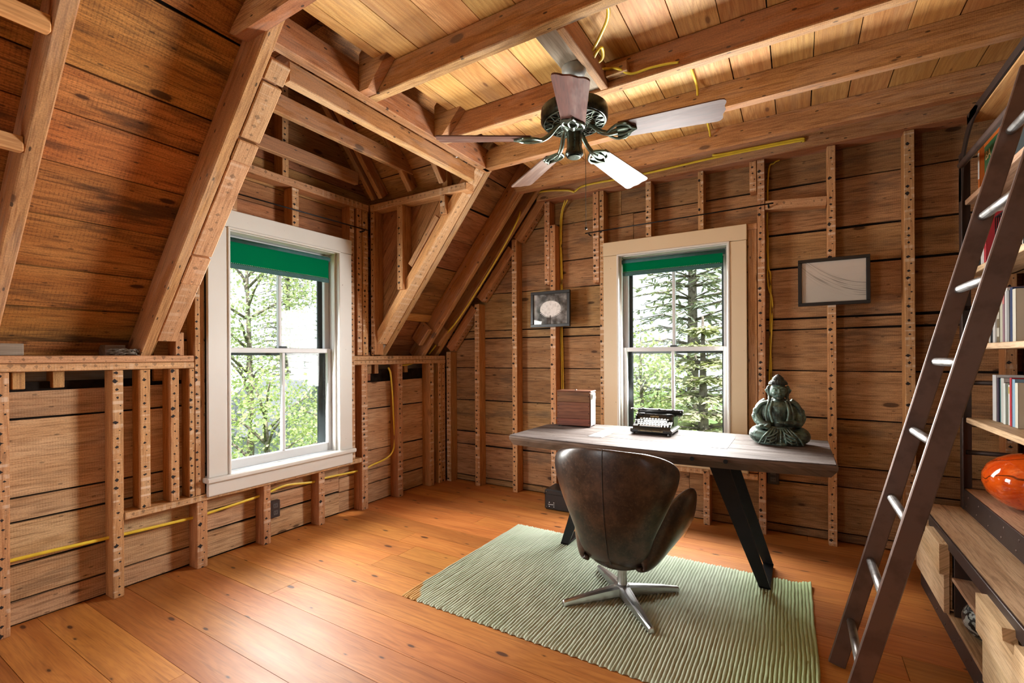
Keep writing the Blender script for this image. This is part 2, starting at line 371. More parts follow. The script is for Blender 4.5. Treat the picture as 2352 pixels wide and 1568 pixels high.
M['desk_edge'] = wood('desk_edge_wood', (0.17, 0.105, 0.075), (0.12, 0.07, 0.05), (0.055, 0.03, 0.02), kerf=0.0, knots=0.3, stains=0.4, rings=0.4, var=0.1, rough=0.5)
M['shelf'] = wood('shelf_oak', (0.62, 0.43, 0.265), (0.50, 0.325, 0.185), (0.27, 0.155, 0.08), (0.28, 0.18, 0.11), kerf=0, knots=0.25, stains=0.35, rings=0.10, streak=0.35, speck=0.3, var=0.15, rough=0.55)
M['ply'] = wood('plywood_edge', (0.86, 0.62, 0.34), (0.74, 0.48, 0.23), (0.50, 0.29, 0.12), kerf=0, knots=0, stains=0, rings=0.35, var=0.1)
M['drawer'] = wood('drawer_maple', (0.80, 0.60, 0.39), (0.71, 0.49, 0.285), (0.38, 0.21, 0.10), (0.40, 0.26, 0.15), kerf=0, knots=0.6, stains=0.25, rings=0.06, streak=0.22, speck=0.2, var=0.15, rough=0.6)
M['box_wood'] = wood('box_mahogany', (0.20, 0.075, 0.035), (0.145, 0.05, 0.025), (0.06, 0.02, 0.01), kerf=0, knots=0.2, stains=0.4, var=0.3, rough=0.45)
M['blade'] = wood('fan_blade_walnut', (0.13, 0.048, 0.026), (0.095, 0.033, 0.018), (0.045, 0.016, 0.010), kerf=0, knots=0, stains=0.1, rings=0.3, var=0.1, rough=0.52, spec=0.42, wear=0.10)
M['dark_gap'] = plain('dark_sheathing', (0.022, 0.015, 0.011), 0.95, spec=0.1, var=0.3)
# paint, metal, cloth
def paint(name, col, worn, amt=0.5):
    s = NT(name); P = s.coords(); n = s.noise(P, 2.5, 4.0, 0.6); ch = s.noise(P, 34.0, 4.0, 0.7)
    c = s.mix(s.math('MULTIPLY', s.step(n, 0.4, 0.75), 0.35), col, worn); c = s.mix(s.math('MULTIPLY', s.step(ch, 0.70, 0.73), amt), c, (0.09, 0.05, 0.03))
    s.bsdf(c, 0.42, 0, 0.45, s.bump(s.noise(P, 14.0, 3.0), 0.08, 0.002)); return s.m
M['casing_white'] = paint('white_casing_paint', (0.66, 0.645, 0.61), (0.58, 0.545, 0.49), 0.7)
M['casing_cream'] = paint('cream_casing_paint', (0.66, 0.54, 0.37), (0.58, 0.46, 0.30), 0.8)
M['sash_white'] = paint('sash_paint', (0.60, 0.61, 0.63), (0.52, 0.52, 0.53), 0.1)
M['storm_dark'] = plain('storm_frame_dark', (0.055, 0.070, 0.075), 0.6)
M['black_metal'] = plain('black_steel', (0.016, 0.017, 0.019), 0.42, 0.6, 0.5, bump=0.05)
M['bronze'] = plain('fan_bronze', (0.020, 0.026, 0.022), 0.28, 0.7, 0.6, col2=(0.05, 0.065, 0.05))
M['bronze_light'] = plain('fan_bronze_worn', (0.16, 0.20, 0.16), 0.32, 0.9, 0.6, col2=(0.09, 0.12, 0.095))
M['iron'] = plain('rusted_steel', (0.150, 0.100, 0.084), 0.40, 0.45, 0.5, col2=(0.105, 0.070, 0.060), bump=0.06, scale=9)
M['iron_dark'] = plain('dark_steel', (0.058, 0.044, 0.041), 0.45, 0.5, 0.5, col2=(0.065, 0.044, 0.038), bump=0.05, scale=8)
M['alu'] = plain('brushed_aluminium', (0.60, 0.60, 0.60), 0.34, 1.0, 0.5, var=0.06)
M['rung'] = plain('rung_steel', (0.36, 0.35, 0.34), 0.36, 0.9, 0.5, col2=(0.20, 0.18, 0.17))
M['plate_grey'] = plain('grey_inlay_plate', (0.27, 0.268, 0.275), 0.38, 0.4, 0.5, var=0.06)
M['canopy_grey'] = plain('grey_junction_box', (0.35, 0.36, 0.34), 0.5, 0.2)
M['cable'] = plain('yellow_cable_jacket', (0.82, 0.60, 0.05), 0.35, 0, 0.5, var=0.08)
M['outlet'] = plain('brown_outlet_plastic', (0.030, 0.022, 0.026), 0.35, 0, 0.5)
M['outlet_slot'] = plain('outlet_slot', (0.004, 0.004, 0.004), 0.6)
M['black_rod'] = plain('black_rod', (0.010, 0.011, 0.013), 0.4, 0.4)
M['black_vinyl'] = plain('black_vinyl', (0.012, 0.012, 0.013), 0.42, 0, 0.5, bump=0.25, scale=160)
M['rivet'] = plain('rivet_steel', (0.20, 0.17, 0.15), 0.4, 0.9)
M['white_print'] = plain('white_print', (0.80, 0.80, 0.78), 0.6, var=0.02)
M['gold_print'] = plain('gold_print', (0.75, 0.55, 0.25), 0.45, 0.2, var=0.05)
M['frame_black'] = plain('frame_black', (0.012, 0.014, 0.015), 0.35, 0, 0.5)
M['paper'] = plain('paper', (0.78, 0.74, 0.66), 0.8, var=0.04)
M['hole'] = plain('dark_hole', (0.004, 0.003, 0.003), 0.9)
def leather():
    s = NT('aged_brown_leather'); P = s.coords(rnd=False); n = s.noise(P, 7.0, 6.0, 0.72); f = s.noise(P, 75.0, 5.0, 0.75)
    c = s.mix(s.step(n, 0.36, 0.66), (0.013, 0.010, 0.0085), (0.074, 0.044, 0.027))
    c = s.mix(s.math('MULTIPLY', s.step(f, 0.50, 0.72), 0.38), c, (0.155, 0.102, 0.066))
    s.bsdf(c, s.math('MULTIPLY_ADD', f, 0.22, 0.22), 0, 0.5, s.bump(s.voronoi(P, 240.0).outputs['Distance'], 0.10, 0.001), 0.15); return s.m
M['leather'] = leather()
def shade_mat():
    s = NT('green_shade_cloth'); P = s.coords(rnd=False); w = s.noise(s.vmath('MULTIPLY', P, (500, 500, 500)), 1.0, 2.0)
    c = s.mix(w, (0.0, 0.20, 0.085), (0.005, 0.36, 0.165)); d = s.n('ShaderNodeBsdfDiffuse'); t = s.n('ShaderNodeBsdfTranslucent'); s.put(d.inputs[0], c); s.put(t.inputs[0], c)
    mx = s.n('ShaderNodeMixShader'); mx.inputs[0].default_value = 0.55; s.link(d.outputs[0], mx.inputs[1]); s.link(t.outputs[0], mx.inputs[2]); s.link(mx.outputs[0], s.out.inputs[0]); return s.m
M['shade'] = shade_mat(); M['shade_roll'] = plain('shade_roll_cloth', (0.035, 0.115, 0.115), 0.7)
def glass():
    s = NT('window_glass'); g = s.n('ShaderNodeBsdfGlossy'); g.inputs['Roughness'].default_value = 0.03; t = s.n('ShaderNodeBsdfTransparent'); t.inputs[0].default_value = (0.97, 0.985, 0.98, 1)
    mx = s.n('ShaderNodeMixShader'); mx.inputs[0].default_value = 0.010; s.link(t.outputs[0], mx.inputs[1]); s.link(g.outputs[0], mx.inputs[2]); s.link(mx.outputs[0], s.out.inputs[0]); return s.m
M['glass'] = glass()
def picture_glass():
    s = NT('picture_glass'); g = s.n('ShaderNodeBsdfGlossy'); g.inputs['Roughness'].default_value = 0.02; t = s.n('ShaderNodeBsdfTransparent')
    mx = s.n('ShaderNodeMixShader'); mx.inputs[0].default_value = 0.04; s.link(t.outputs[0], mx.inputs[1]); s.link(g.outputs[0], mx.inputs[2]); s.link(mx.outputs[0], s.out.inputs[0]); return s.m
M['picture_glass'] = picture_glass()
# ------------------------------------------------------------------ the room
XL, XB, YB, YBB, XR, YR = -3.04, -3.14, 3.705, 3.81, 1.30, -1.80
def zn(x): return 1.415 + 1.096 * (x + 3.157)      # near roof boards, underside
def xn(z): return -3.157 + (z - 1.415) / 1.096
def zf(x): return 1.553 + 1.23 * (x + 3.037)       # far roof boards
def xf(z): return -3.037 + (z - 1.553) / 1.23
def un(x): return 1.27 + 1.11 * (x + 3.065)        # rafter undersides
def uf(x): return 1.303 + 1.23 * (x + 3.037)
def jit(a): return random.uniform(-a, a)
# floor
floor = tag(Geo().box((-3.2, -1.9, -0.09), (1.36, 3.87, -0.022)).out('floor', M['dark_gap']), 'wide orange pine plank floor of the attic room', 'floor', kind='structure')
y = 0.744 - 0.1755 * 15
row = 0
while y < YBB:
    y1 = min(y + 0.1755, YBB + 0.02); y0 = max(y, YR)
    if y1 > YR:
        cut = [-3.15] + sorted(random.uniform(-2.6, 0.8) for _ in range(1 if row % 3 else 2)) + [XR + 0.02]
        for a, b in zip(cut, cut[1:]):
            if b - a > 0.15: plank('plank', floor, (a + 0.001, (y0 + y1) / 2, -0.011), (b - 0.001, (y0 + y1) / 2, -0.011), y1 - y0 - 0.0022, 0.022, (0, 0, 1), M['floor'], 4, 0.0006)
    y += 0.1755; row += 1
# ceiling
ceil_ = tag(Geo().box((-1.82, -1.9, 2.765), (1.36, 3.87, 2.82)).out('ceiling', M['dark_gap']), 'pale pine board ceiling above exposed joists', 'ceiling', kind='structure')
x = -1.735 - 0.181
k = 0
while x < XR:
    x0 = max(x, -1.80); x1 = min(x + 0.181, XR + 0.02); cut = [-1.85, random.choice((-0.6, 0.6, 1.1)), random.choice((2.31, 2.31, 2.81, 2.81)), 3.82]
    for a, b in zip(cut, cut[1:]):
        plank('board', ceil_, ((x0 + x1) / 2, a, 2.748), ((x0 + x1) / 2, b - 0.002, 2.748), x1 - x0 - 0.005, 0.022, (0, 0, -1), M['ceiling_board'], 5, 0.0012)
    x += 0.181; k += 1
def joist(y0, y1, xa, z0=2.60, z1=2.735, cut=0.0, xb=1.34):
    if not cut: return abox('joist', ceil_, (xa, y0, z0), (xb, y1, z1), M['timber'], 'x', (0, 0, -1), 0.004)
    h = z1 - z0
    return prism('joist', ceil_, [(xa + cut * 0.35, 0), (xb, 0), (xb, h), (xa + cut, h), (xa, 0.03)], y1 - y0, frame((0, y1, z0), (1, 0, 0), (0, -1, 0)), M['timber'])
joist(1.083, 1.138, -2.06, cut=0.16)
joist(1.703, 1.762, -1.902); joist(2.285, 2.343, -1.902); joist(2.787, 2.846, -1.97, cut=0.10); joist(3.330, 3.386, -2.0, cut=0.10)
for yy in (0.55, 0.0, -0.55, -1.1, -1.65): joist(yy, yy + 0.055, -2.0, cut=0.12)
abox('header', ceil_, (-1.962, 1.19, 2.60), (-1.904, 2.868, 2.745), M['timber'], 'y', (0, 0, -1), 0.004)
abox('header', ceil_, (-2.022, 1.30, 2.508), (-1.966, 2.735, 2.60), M['timber'], 'y', (0, 0, -1), 0.004)
for yy in (1.645, 2.226):       # tails of the cut rafters above the header
    prism('rafter_tail', ceil_, [(-1.902, 2.602), (-1.84, 2.602), (-1.58, 2.86), (-1.70, 2.99), (-1.902, 2.79)], 0.056, frame((0, yy + 0.056, 0), (1, 0, 0), (0, -1, 0)), M['timber'])
abox('block', ceil_, (-0.955, 1.764, 2.615), (-0.85, 2.283, 2.655), M['grey_board'], 'y', (0, 0, -1))
abox('block', ceil_, (-0.85, 1.764, 2.60), (-0.812, 2.283, 2.70), M['timber'], 'y', (0, 0, -1))
abox('block', ceil_, (-0.81, 2.235, 2.635), (-0.70, 2.283, 2.685), M['timber'], 'x', (0, 0, -1))
# ---- left wall with the dormer gable
g = Geo()
for lo, hi in (((-3.205, -1.9, -0.05), (-3.165, 3.87, 0.46)), ((-3.205, -1.9, 0.46), (-3.165, 1.53, 1.14)), ((-3.205, 2.46, 0.46), (-3.165, 3.87, 1.14)), ((-3.205, 1.2, 1.14), (-3.165, 1.53, 2.11)),
               ((-3.205, 2.46, 1.14), (-3.165, 2.86, 2.11)), ((-3.40, -1.9, 1.08), (-3.36, 1.2, 1.36)), ((-3.40, 2.86, 1.08), (-3.36, 3.87, 1.36)), ((-3.40, -1.9, 1.04), (-3.165, 1.25, 1.08)), ((-3.40, 2.80, 1.0), (-3.165, 3.87, 1.04))): g.box(lo, hi)
gp = [(1.2, 2.11), (2.86, 2.11), (2.86, 2.56), (2.03, 3.6), (1.2, 2.56)]
n_ = len(gp); g.add([(-3.205, a, b) for a, b in gp] + [(-3.165, a, b) for a, b in gp], [tuple(range(n_))[::-1], tuple(range(n_, 2 * n_))] + [(i, (i + 1) % n_, n_ + (i + 1) % n_, n_ + i) for i in range(n_)])
wl_ = tag(g.out('wall_left', M['dark_gap']), 'left knee wall of open studs and pale boards holding the dormer window', 'wall', kind='structure')
def lboards(seams, y0, y1, mat):
    for a, b in zip(seams, seams[1:]):
        plank('board', wl_, (-3.151, y0, (a + b) / 2), (-3.151, y1, (a + b) / 2), b - a - random.uniform(0.007, 0.016), 0.022, (1, 0, 0), mat, 6, 0.0035)
lboards([0.004, 0.113, 0.282, 0.485, 0.598, 0.966, 1.105], -1.8, 1.50, M['wall_board_left'])
lboards([0.004, 0.168, 0.286, 0.45, 0.81, 1.04], 2.49, 3.82, M['wall_board_left'])
lboards([0.004, 0.175, 0.30, 0.45], 1.502, 2.488, M['wall_board_left'])
lboards([1.11, 1.36, 1.60, 1.83, 2.10], 1.23, 1.50, M['dormer_board']); lboards([1.045, 1.30, 1.55, 1.82, 2.10], 2.49, 2.82, M['dormer_board'])
zs = [2.105, 2.30, 2.44, 2.62, 2.80, 3.0, 3.2, 3.5]
for a, b in zip(zs, zs[1:]):
    poly = clip_poly([(1.22, a + 0.003), (2.84, a + 0.003), (2.84, b - 0.003), (1.22, b - 0.003)], [(-1.2, -1, 2.62 + 1.2 * 2.80), (1.2, -1, 2.62 - 1.2 * 1.26)])
    if poly: prism('board', wl_, [(p[0] - 2.0, p[1] - (a + b) / 2) for p in poly], 0.022, frame((-3.162, 2.0, (a + b) / 2), (0, 1, 0), (1, 0, 0)), M['dormer_board'])
def lstud(y0, y1, z0, z1, x1=XL, mat='stud', nm='stud'):
    return abox(nm, wl_, (XB + 0.001, y0, z0), (x1 + jit(0.003), y1, z1), M[mat], 'z', (1, 0, 0), 0.003)
for y0, y1, z0, z1 in ((-1.4, -1.35, 0, 1.19), (-0.99, -0.94, 0, 1.19), (-0.58, -0.53, 0, 1.19), (-0.17, -0.12, 0, 1.19), (0.17, 0.22, 0, 1.19), (0.583, 0.633, 0, 1.19), (1.005, 1.053, 0, 1.19), (1.126, 1.174, 0.435, 1.19), (1.270, 1.314, 0.435, 1.19), (1.368, 1.396, 0.435, 1.19),
                       (1.405, 1.463, 0, 0.395), (1.811, 1.862, 0, 0.395), (2.235, 2.287, 0, 0.395), (2.636, 2.70, 0, 1.19), (3.045, 3.107, 0, 1.19), (3.467, 3.528, 0, 1.19), (3.60, 3.64, 0, 1.19), (3.645, 3.70, 0, 1.19),
                       (1.398, 1.428, 0.435, 2.455), (2.528, 2.572, 0.435, 2.455), (2.598, 2.648, 1.266, 2.455), (2.655, 2.712, 1.266, 2.455), (2.029, 2.083, 2.176, 2.455), (1.60, 1.65, 2.176, 2.455)): lstud(y0, y1, z0, z1)
lstud(1.428, 1.458, 0.435, 2.30, XL - 0.012, 'timber'); lstud(1.957, 2.006, 2.51, 3.40); lstud(1.46, 1.50, 2.51, 2.80)
lstud(1.300, 1.345, 1.266, 1.40, XL - 0.01)
for a, b, dz in ((-1.8, 1.394, 0), (2.552, 3.703, -0.004)):
    abox('plate', wl_, (-3.16, a, 1.192 + dz), (XL + 0.004, b, 1.228 + dz), M['nailer'], 'y', (1, 0, 0), 0.004); abox('plate', wl_, (-3.16, a, 1.230 + dz), (XL + 0.001, b, 1.266 + dz), M['nailer'], 'y', (1, 0, 0), 0.004)
abox('rail', wl_, (XB, 1.055, 0.397), (XL + 0.006, 2.634, 0.434), M['nailer'], 'y', (1, 0, 0), 0.004)
abox('plate', wl_, (XB, 1.25, 2.457), (XL + 0.004, 2.72, 2.512), M['nailer'], 'y', (1, 0, 0), 0.004)
for yy in (0.66, 0.80, 2.78, 2.86, 3.13, 3.22): abox('block', wl_, (-3.22, yy, 1.108), (-3.13, yy + 0.045, 1.19), M['timber'], 'z', (1, 0, 0))
for yy in (0.62, 1.02, 2.86): abox('block', wl_, (-3.26, yy, 1.268), (-3.17, yy + 0.09, 1.325), M['grey_board'], 'y', (1, 0, 0))
for a, b in ((-1.8, 1.22), (2.50, 3.82)): plank('board', wl_, (-3.235, a, 1.155), (-3.235, b, 1.155), 0.20, 0.02, (1, 0, 0), M['grey_board'], 5)
for a, b in ((-1.8, 1.15), (2.95, 3.82)): abox('board', wl_, (-3.30, a, 1.268), (-3.275, b, 1.36), M['roof_board'], 'y', (1, 0, 0))
# ---- sloped roof, rafters
def slab(pts, d):
    a = [V(p) for p in pts]; n = len(a); return a + [p + V(d) for p in a], [tuple(range(n)), tuple(range(n, 2 * n))[::-1]] + [((i + 1) % n, i, n + i, n + (i + 1) % n) for i in range(n)]
g = Geo(); up = (-0.03, 0, 0.035)
def rq(fz, x0, x1, y0, y1, off=0.036): return [(x0, y0, fz(x0) + off), (x1, y0, fz(x1) + off), (x1, y1, fz(x1) + off), (x0, y1, fz(x0) + off)]
g.add(*slab(rq(zn, -3.42, -1.2, -1.9, 1.215), up)); g.add(*slab(rq(zf, -3.42, -1.2, 2.855, 3.88), up)); g.add(*slab(rq(zf, -2.02, -1.2, 1.215, 2.855), up))
for lo, hi in (((-1.21, -1.9, 2.80), (-1.17, 3.88, 3.85)), ((-2.2, 3.84, 2.78), (-1.17, 3.88, 3.85)), ((-2.4, -1.9, 2.6), (-1.17, -1.86, 3.85)), ((-2.02, 1.195, 2.95), (-1.17, 1.213, 3.85)), ((-2.02, 2.858, 2.95), (-1.17, 2.87, 3.85))): g.box(lo, hi)  # unseen closing plates added above the ceiling to stop sun leaking onto the header
slope = tag(g.out('ceiling_slope', M['dark_gap']), 'steep left roof slope of dark rough boards and rafters', 'ceiling', kind='structure')
def rboards(seams, fx, k, y0, y1, gaps=None, mat='roof_board'):
    nv = V((k, 0, -1)).normalized(); ln = math.hypot(1, k) / k
    for i, (a, b) in enumerate(zip(seams, seams[1:])):
        ga = (gaps or {}).get(i, 0.007); w = (b - a) * ln - ga; zc = (a + b) / 2 + ga * 0.3; xc = fx(zc); o = V((xc, 0, zc)) - nv * 0.011
        plank('board', slope, (o.x, y0, o.z), (o.x, y1, o.z), w, 0.022, nv, M[mat], 7, 0.004)
rboards([1.18, 1.335, 1.493, 1.665, 1.863, 2.048, 2.209, 2.342, 2.603, 2.85, 3.10, 3.4], xn, 1.096, -1.8, 1.21, {8: 0.016, 6: 0.009, 2: 0.012})
rboards([1.16, 1.36, 1.58, 1.80, 2.02, 2.24, 2.46, 2.68, 2.90, 3.15, 3.4], xf, 1.23, 2.86, 3.83, {4: 0.012, 6: 0.013, 7: 0.012}, 'dormer_board')
rboards([2.78, 2.97, 3.18, 3.4], xf, 1.23, 1.22, 2.855, None, 'roof_board')
def rafter(y0, y1, fu, k, xa, xb, depth=0.155, mat='timber', drop=0.0, nm='rafter'):
    nv = V((k, 0, -1)).normalized(); a = V((xa, (y0 + y1) / 2, fu(xa) - drop)) - nv * depth / 2; b = V((xb, (y0 + y1) / 2, fu(xb) - drop)) - nv * depth / 2
    return bar(nm, slope, a, b, y1 - y0, depth, nv, M[mat], 0.005)
rafter(1.135, 1.188, un, 1.11, -3.15, -1.50); rafter(0.538, 0.590, un, 1.11, -3.15, -1.50)
for yy in (0.0, -0.56, -1.12, -1.68): rafter(yy, yy + 0.052, un, 1.11, -3.15, -1.5)
rafter(2.872, 2.935, uf, 1.23, -3.12, -1.62); rafter(3.392, 3.445, uf, 1.23, -3.12, -1.62); rafter(3.60, 3.66, uf, 1.23, -3.12, -1.62, drop=-0.02)
# blocks nailed along the dormer trimmers
for xa, xb, dz, mt in ((-1.985, -1.925, 0.0, 'nailer'), (-2.17, -1.99, 0.004, 'nailer'), (-2.245, -2.175, 0.010, 'nailer'), (-2.61, -2.25, 0.002, 'nailer'), (-2.73, -2.615, 0.006, 'nailer'), (-3.00, -2.735, 0.0, 'nailer')):
    rafter(1.190, 1.284, un, 1.11, xa, xb, 0.052, mt, dz, 'nailer')
rafter(2.757, 2.868, uf, 1.23, -2.99, -1.965, 0.070, 'nailer', 0.004, 'nailer')
rafter(2.757, 2.868, uf, 1.23, -3.045, -2.997, 0.060, 'grey_board', 0.004, 'nailer')
for yy, xx in ((3.30, -3.02), (3.56, -3.02)): rafter(yy - 0.005, yy + 0.05, uf, 1.23, xx, xx + 0.12, 0.12, 'timber', -0.03, 'rafter_tail')
for a, b, zz in ((2.937, 3.39, 1.62), (3.447, 3.60, 1.66)):
    xx = xf(zz); plank('board', slope, (xx + 0.012, a, zz - 0.008), (xx + 0.012, b, zz - 0.008), 0.075, 0.018, V((1.23, 0, -1)), M['ceiling_board'], 3)
for zz in (2.335, 2.01):        # new pine cleats across the near bay
    xx = -3.065 + (zz - 1.27) / 1.11; abox('cleat', slope, (xx - 0.025, -0.1, zz - 0.01), (xx + 0.013, 0.537, zz + 0.045), M['cleat'], 'y', (1, 0, 0))
# ---- dormer roof and cheeks
def dz_(yv): return 2.60 + 1.2 * (2.80 - yv)
g = Geo()
for sgn in (1, -1):
    def Y(v): return v if sgn > 0 else 4.06 - v
    q = [(-3.22, Y(2.86), 2.53), (-2.30, Y(2.86), 2.53), (-1.32, Y(2.0), 3.56), (-3.22, Y(2.0), 3.56)]
    q = [(a, b, c + 0.045) for a, b, c in q]; vs, fs = slab(q, (0, 0, 0.04)); g.add(vs, fs)
g.box((-3.2, 2.862, 1.2), (-3.16, 2.90, 2.5))
droof = tag(g.out('ceiling_dormer', M['dark_gap']), 'small gabled roof of reddish boards and rafters over the dormer', 'ceiling', kind='structure')
L_ = math.hypot(1, 1.2)
for sgn in (1, -1):
    for i in range(6):
        z0 = 2.535 + i * 0.165; z1 = z0 + 0.165; y0 = 2.80 - (z0 - 2.60) / 1.2; s1 = (z1 - z0) / 1.2 * L_
        if sgn < 0: y0 = 4.06 - y0
        ey = V((0, -sgn, 1.2)).normalized(); ez = V((1, 0, 0)).cross(ey)
        poly = [(-3.20, 0.004), (xf(z0) + 0.05, 0.004), (xf(z1) + 0.05, s1 - 0.003), (-3.20, s1 - 0.003)]
        prism('board', droof, poly, 0.02 * (1 if ez.z > 0 else -1), frame((0, y0, z0), (1, 0, 0), ez), M['dormer_board'])
    for xx, sh in ((-2.985, 0.0), (-2.90, 0.0), (-2.58, 0.0), (-2.26, 0.0)):
        if sgn < 0 and xx == -2.90: continue
        a = V((xx, 2.755, dz_(2.755) - 0.085)); b = V((xx, 2.05, dz_(2.05) - 0.085))
        if sgn < 0: a.y = 4.06 - a.y; b.y = 4.06 - b.y
        bar('rafter', droof, a, b, 0.045, 0.09, V((0, -1.2 * sgn, -1)), M['timber'], 0.004)
abox('tie', droof, (-2.592, 1.27, 2.668), (-2.552, 2.735, 2.782), M['timber'], 'y', (0, 0, -1), 0.004)
abox('tie', droof, (-2.968, 1.30, 2.600), (-2.925, 2.52, 2.695), M['timber'], 'y', (0, 0, -1), 0.004)
abox('post', droof, (-2.272, 2.742, 2.512), (-2.222, 2.80, 2.70), M['timber'], 'z', (0, -1, 0))
cheek = tag(Geo().add([(-3.2, 2.850, 1.30), (-2.10, 2.850, 2.62), (-3.2, 2.850, 2.62), (-3.2, 2.858, 1.30), (-2.10, 2.858, 2.62), (-3.2, 2.858, 2.62)], [(0, 1, 2), (5, 4, 3), (0, 3, 4, 1), (1, 4, 5, 2), (2, 5, 3, 0)]).out('wall_dormer_far', M['dark_gap']),
            'far cheek wall of the dormer with slanting boards', 'wall', kind='structure')
cheek2 = tag(Geo().add([(-3.2, 1.222, 1.20), (-1.95, 1.222, 2.62), (-3.2, 1.222, 2.62), (-3.2, 1.20, 1.20), (-1.95, 1.20, 2.62), (-3.2, 1.20, 2.62)], [(0, 2, 1), (5, 3, 4), (0, 1, 4, 3), (1, 2, 5, 4), (2, 0, 3, 5)]).out('wall_dormer_near', M['dormer_board']),
             'near cheek wall of the dormer behind the doubled rafter', 'wall', kind='structure')
th = math.radians(55); dx, dzv = math.cos(th), math.sin(th)
for i in range(8):
    o0 = i * 0.15; o1 = o0 + 0.145      # strips measured across the boards, from the lower right to the upper left
    c0 = V((-2.15, 2.52)); nx, nz = -dzv, dx
    quad = [(c0.x + nx * o0 - dx * 2, c0.y + nz * o0 - dzv * 2), (c0.x + nx * o0 + dx * 1, c0.y + nz * o0 + dzv * 1), (c0.x + nx * o1 + dx * 1, c0.y + nz * o1 + dzv * 1), (c0.x + nx * o1 - dx * 2, c0.y + nz * o1 - dzv * 2)]
    poly = clip_poly(quad, [(0, -1, 2.60), (1, 0, 3.15), (-1.23, 1, -(1.303 + 1.23 * 3.037) - 0.07)])
    if len(poly) > 2:
        mw = frame((c0.x, 2.848, c0.y), (dx, 0, dzv), (0, -1, 0)); iv = mw.inverted()
        prism('board', cheek, [tuple((iv @ V((p[0], 2.848, p[1])))[:2]) for p in poly], 0.02, mw, M['dormer_board'])
def cstud(x0, x1, z0, z1, y0=2.722): return abox('stud', cheek, (x0, y0, z0), (x1, 2.826, z1), M['stud'], 'z', (0, -1, 0))
cstud(-2.72, -2.66, uf(-2.66) + 0.02, 2.456); cstud(-2.278, -2.23, uf(-2.23) + 0.02, 2.456); cstud(-3.03, -2.985, 1.27, 2.456, 2.73)
abox('plate', cheek, (-3.03, 2.722, 2.457), (-2.035, 2.82, 2.512), M['nailer'], 'x', (0, -1, 0), 0.004)
bar('brace', cheek, (-2.62, 2.78, uf(-2.62) + 0.16), (-2.34, 2.78, uf(-2.34) + 0.16), 0.05, 0.04, (0, -1, 0), M['timber'])
# ---- back wall
g = Geo()
for lo, hi in (((-3.25, 3.834, -0.05), (1.36, 3.87, 0.46)), ((-3.25, 3.834, 0.46), (-1.29, 3.87, 2.11)), ((-0.37, 3.834, 0.46), (1.36, 3.87, 2.11)), ((-3.0, 3.834, 2.11), (1.36, 3.87, 2.80))): g.box(lo, hi)
wb_ = tag(g.out('wall_back', M['dark_gap']), 'gable end wall of open studs over wide brown boards', 'wall', kind='structure')
zb = [0.004, 0.062, 0.37, 0.505, 0.82, 1.14, 1.425, 1.505, 1.855, 2.095, 2.42, 2.73]
for a, b in zip(zb, zb[1:]):
    xs = max(-3.2, xf(b) - 0.25)
    spans = [(xs, -1.30), (-0.36, XR)] if 0.45 < (a + b) / 2 < 2.1 else [(xs, -1.0 + jit(0.3)), (-0.9, XR)]
    if len(spans) == 2 and spans[1][0] == -0.9: spans = [(xs, spans[0][1]), (spans[0][1] + 0.003, XR)]
    for p, q in spans:
        plank('board', wb_, (p, 3.822, (a + b) / 2), (q, 3.822, (a + b) / 2), b - a - random.uniform(0.007, 0.016), 0.022, (0, -1, 0), M['wall_board'], 8, 0.0035)
def bstud(x0, x1, z0, z1, y0=YB, mat='stud'): return abox('stud', wb_, (x0, y0 + jit(0.003), z0), (x1, YBB, z1), M[mat], 'z', (0, -1, 0))
for s_ in ((-3.03, -2.975, 0, 1.30), (-2.677, -2.622, 0, uf(-2.65) - 0.02), (-2.252, -2.20, 0, uf(-2.22) + 0.02), (-1.855, -1.803, 0, 2.40), (-1.912, -1.86, 1.88, 2.615), (-1.455, -1.402, 1.86, 2.615), (-1.398, -1.36, 0, 2.615),
           (-1.015, -0.972, 2.18, 2.615), (-0.627, -0.588, 2.18, 2.615), (-0.236, -0.190, 0, 2.615), (-0.284, -0.240, 2.40, 2.615), (0.170, 0.217, 0, 2.615), (0.562, 0.612, 0, 2.615), (1.0, 1.05, 0, 2.615), (1.10, 1.15, 0, 2.615),
           (-0.60, -0.555, 0, 0.395), (-1.01, -0.965, 0, 0.395)): bstud(*s_)
bstud(-1.358, -1.30, 0, 2.14, YB + 0.012, 'timber'); bstud(-0.300, -0.240, 0.42, 2.18, YB + 0.012, 'timber')
abox('rail', wb_, (-1.35, YB + 0.004, 0.372), (-0.24, YBB, 0.412), M['nailer'], 'x', (0, -1, 0))
abox('block', wb_, (-0.30, YB + 0.003, 2.135), (-0.238, YBB, 2.178), M['timber'], 'x', (0, -1, 0))
bar('block', wb_, (-0.19, 3.755, 2.292), (0.17, 3.755, 2.262), 0.062, 0.09, (0, -1, 0), M['nailer'])
abox('plate', wb_, (-1.97, 3.668, 2.617), (1.34, 3.81, 2.733), M['timber'], 'x', (0, -1, 0), 0.004)
for xa, xb in ((-3.00, -2.68), (-2.618, -2.256), (-2.196, -1.914)):
    a = V((xa, 3.75, uf(xa) - 0.018)); b = V((xb, 3.75, uf(xb) - 0.018)); bar('nailer', wb_, a, b, 0.09, 0.085, (1.23, 0, -1), M['stud'])
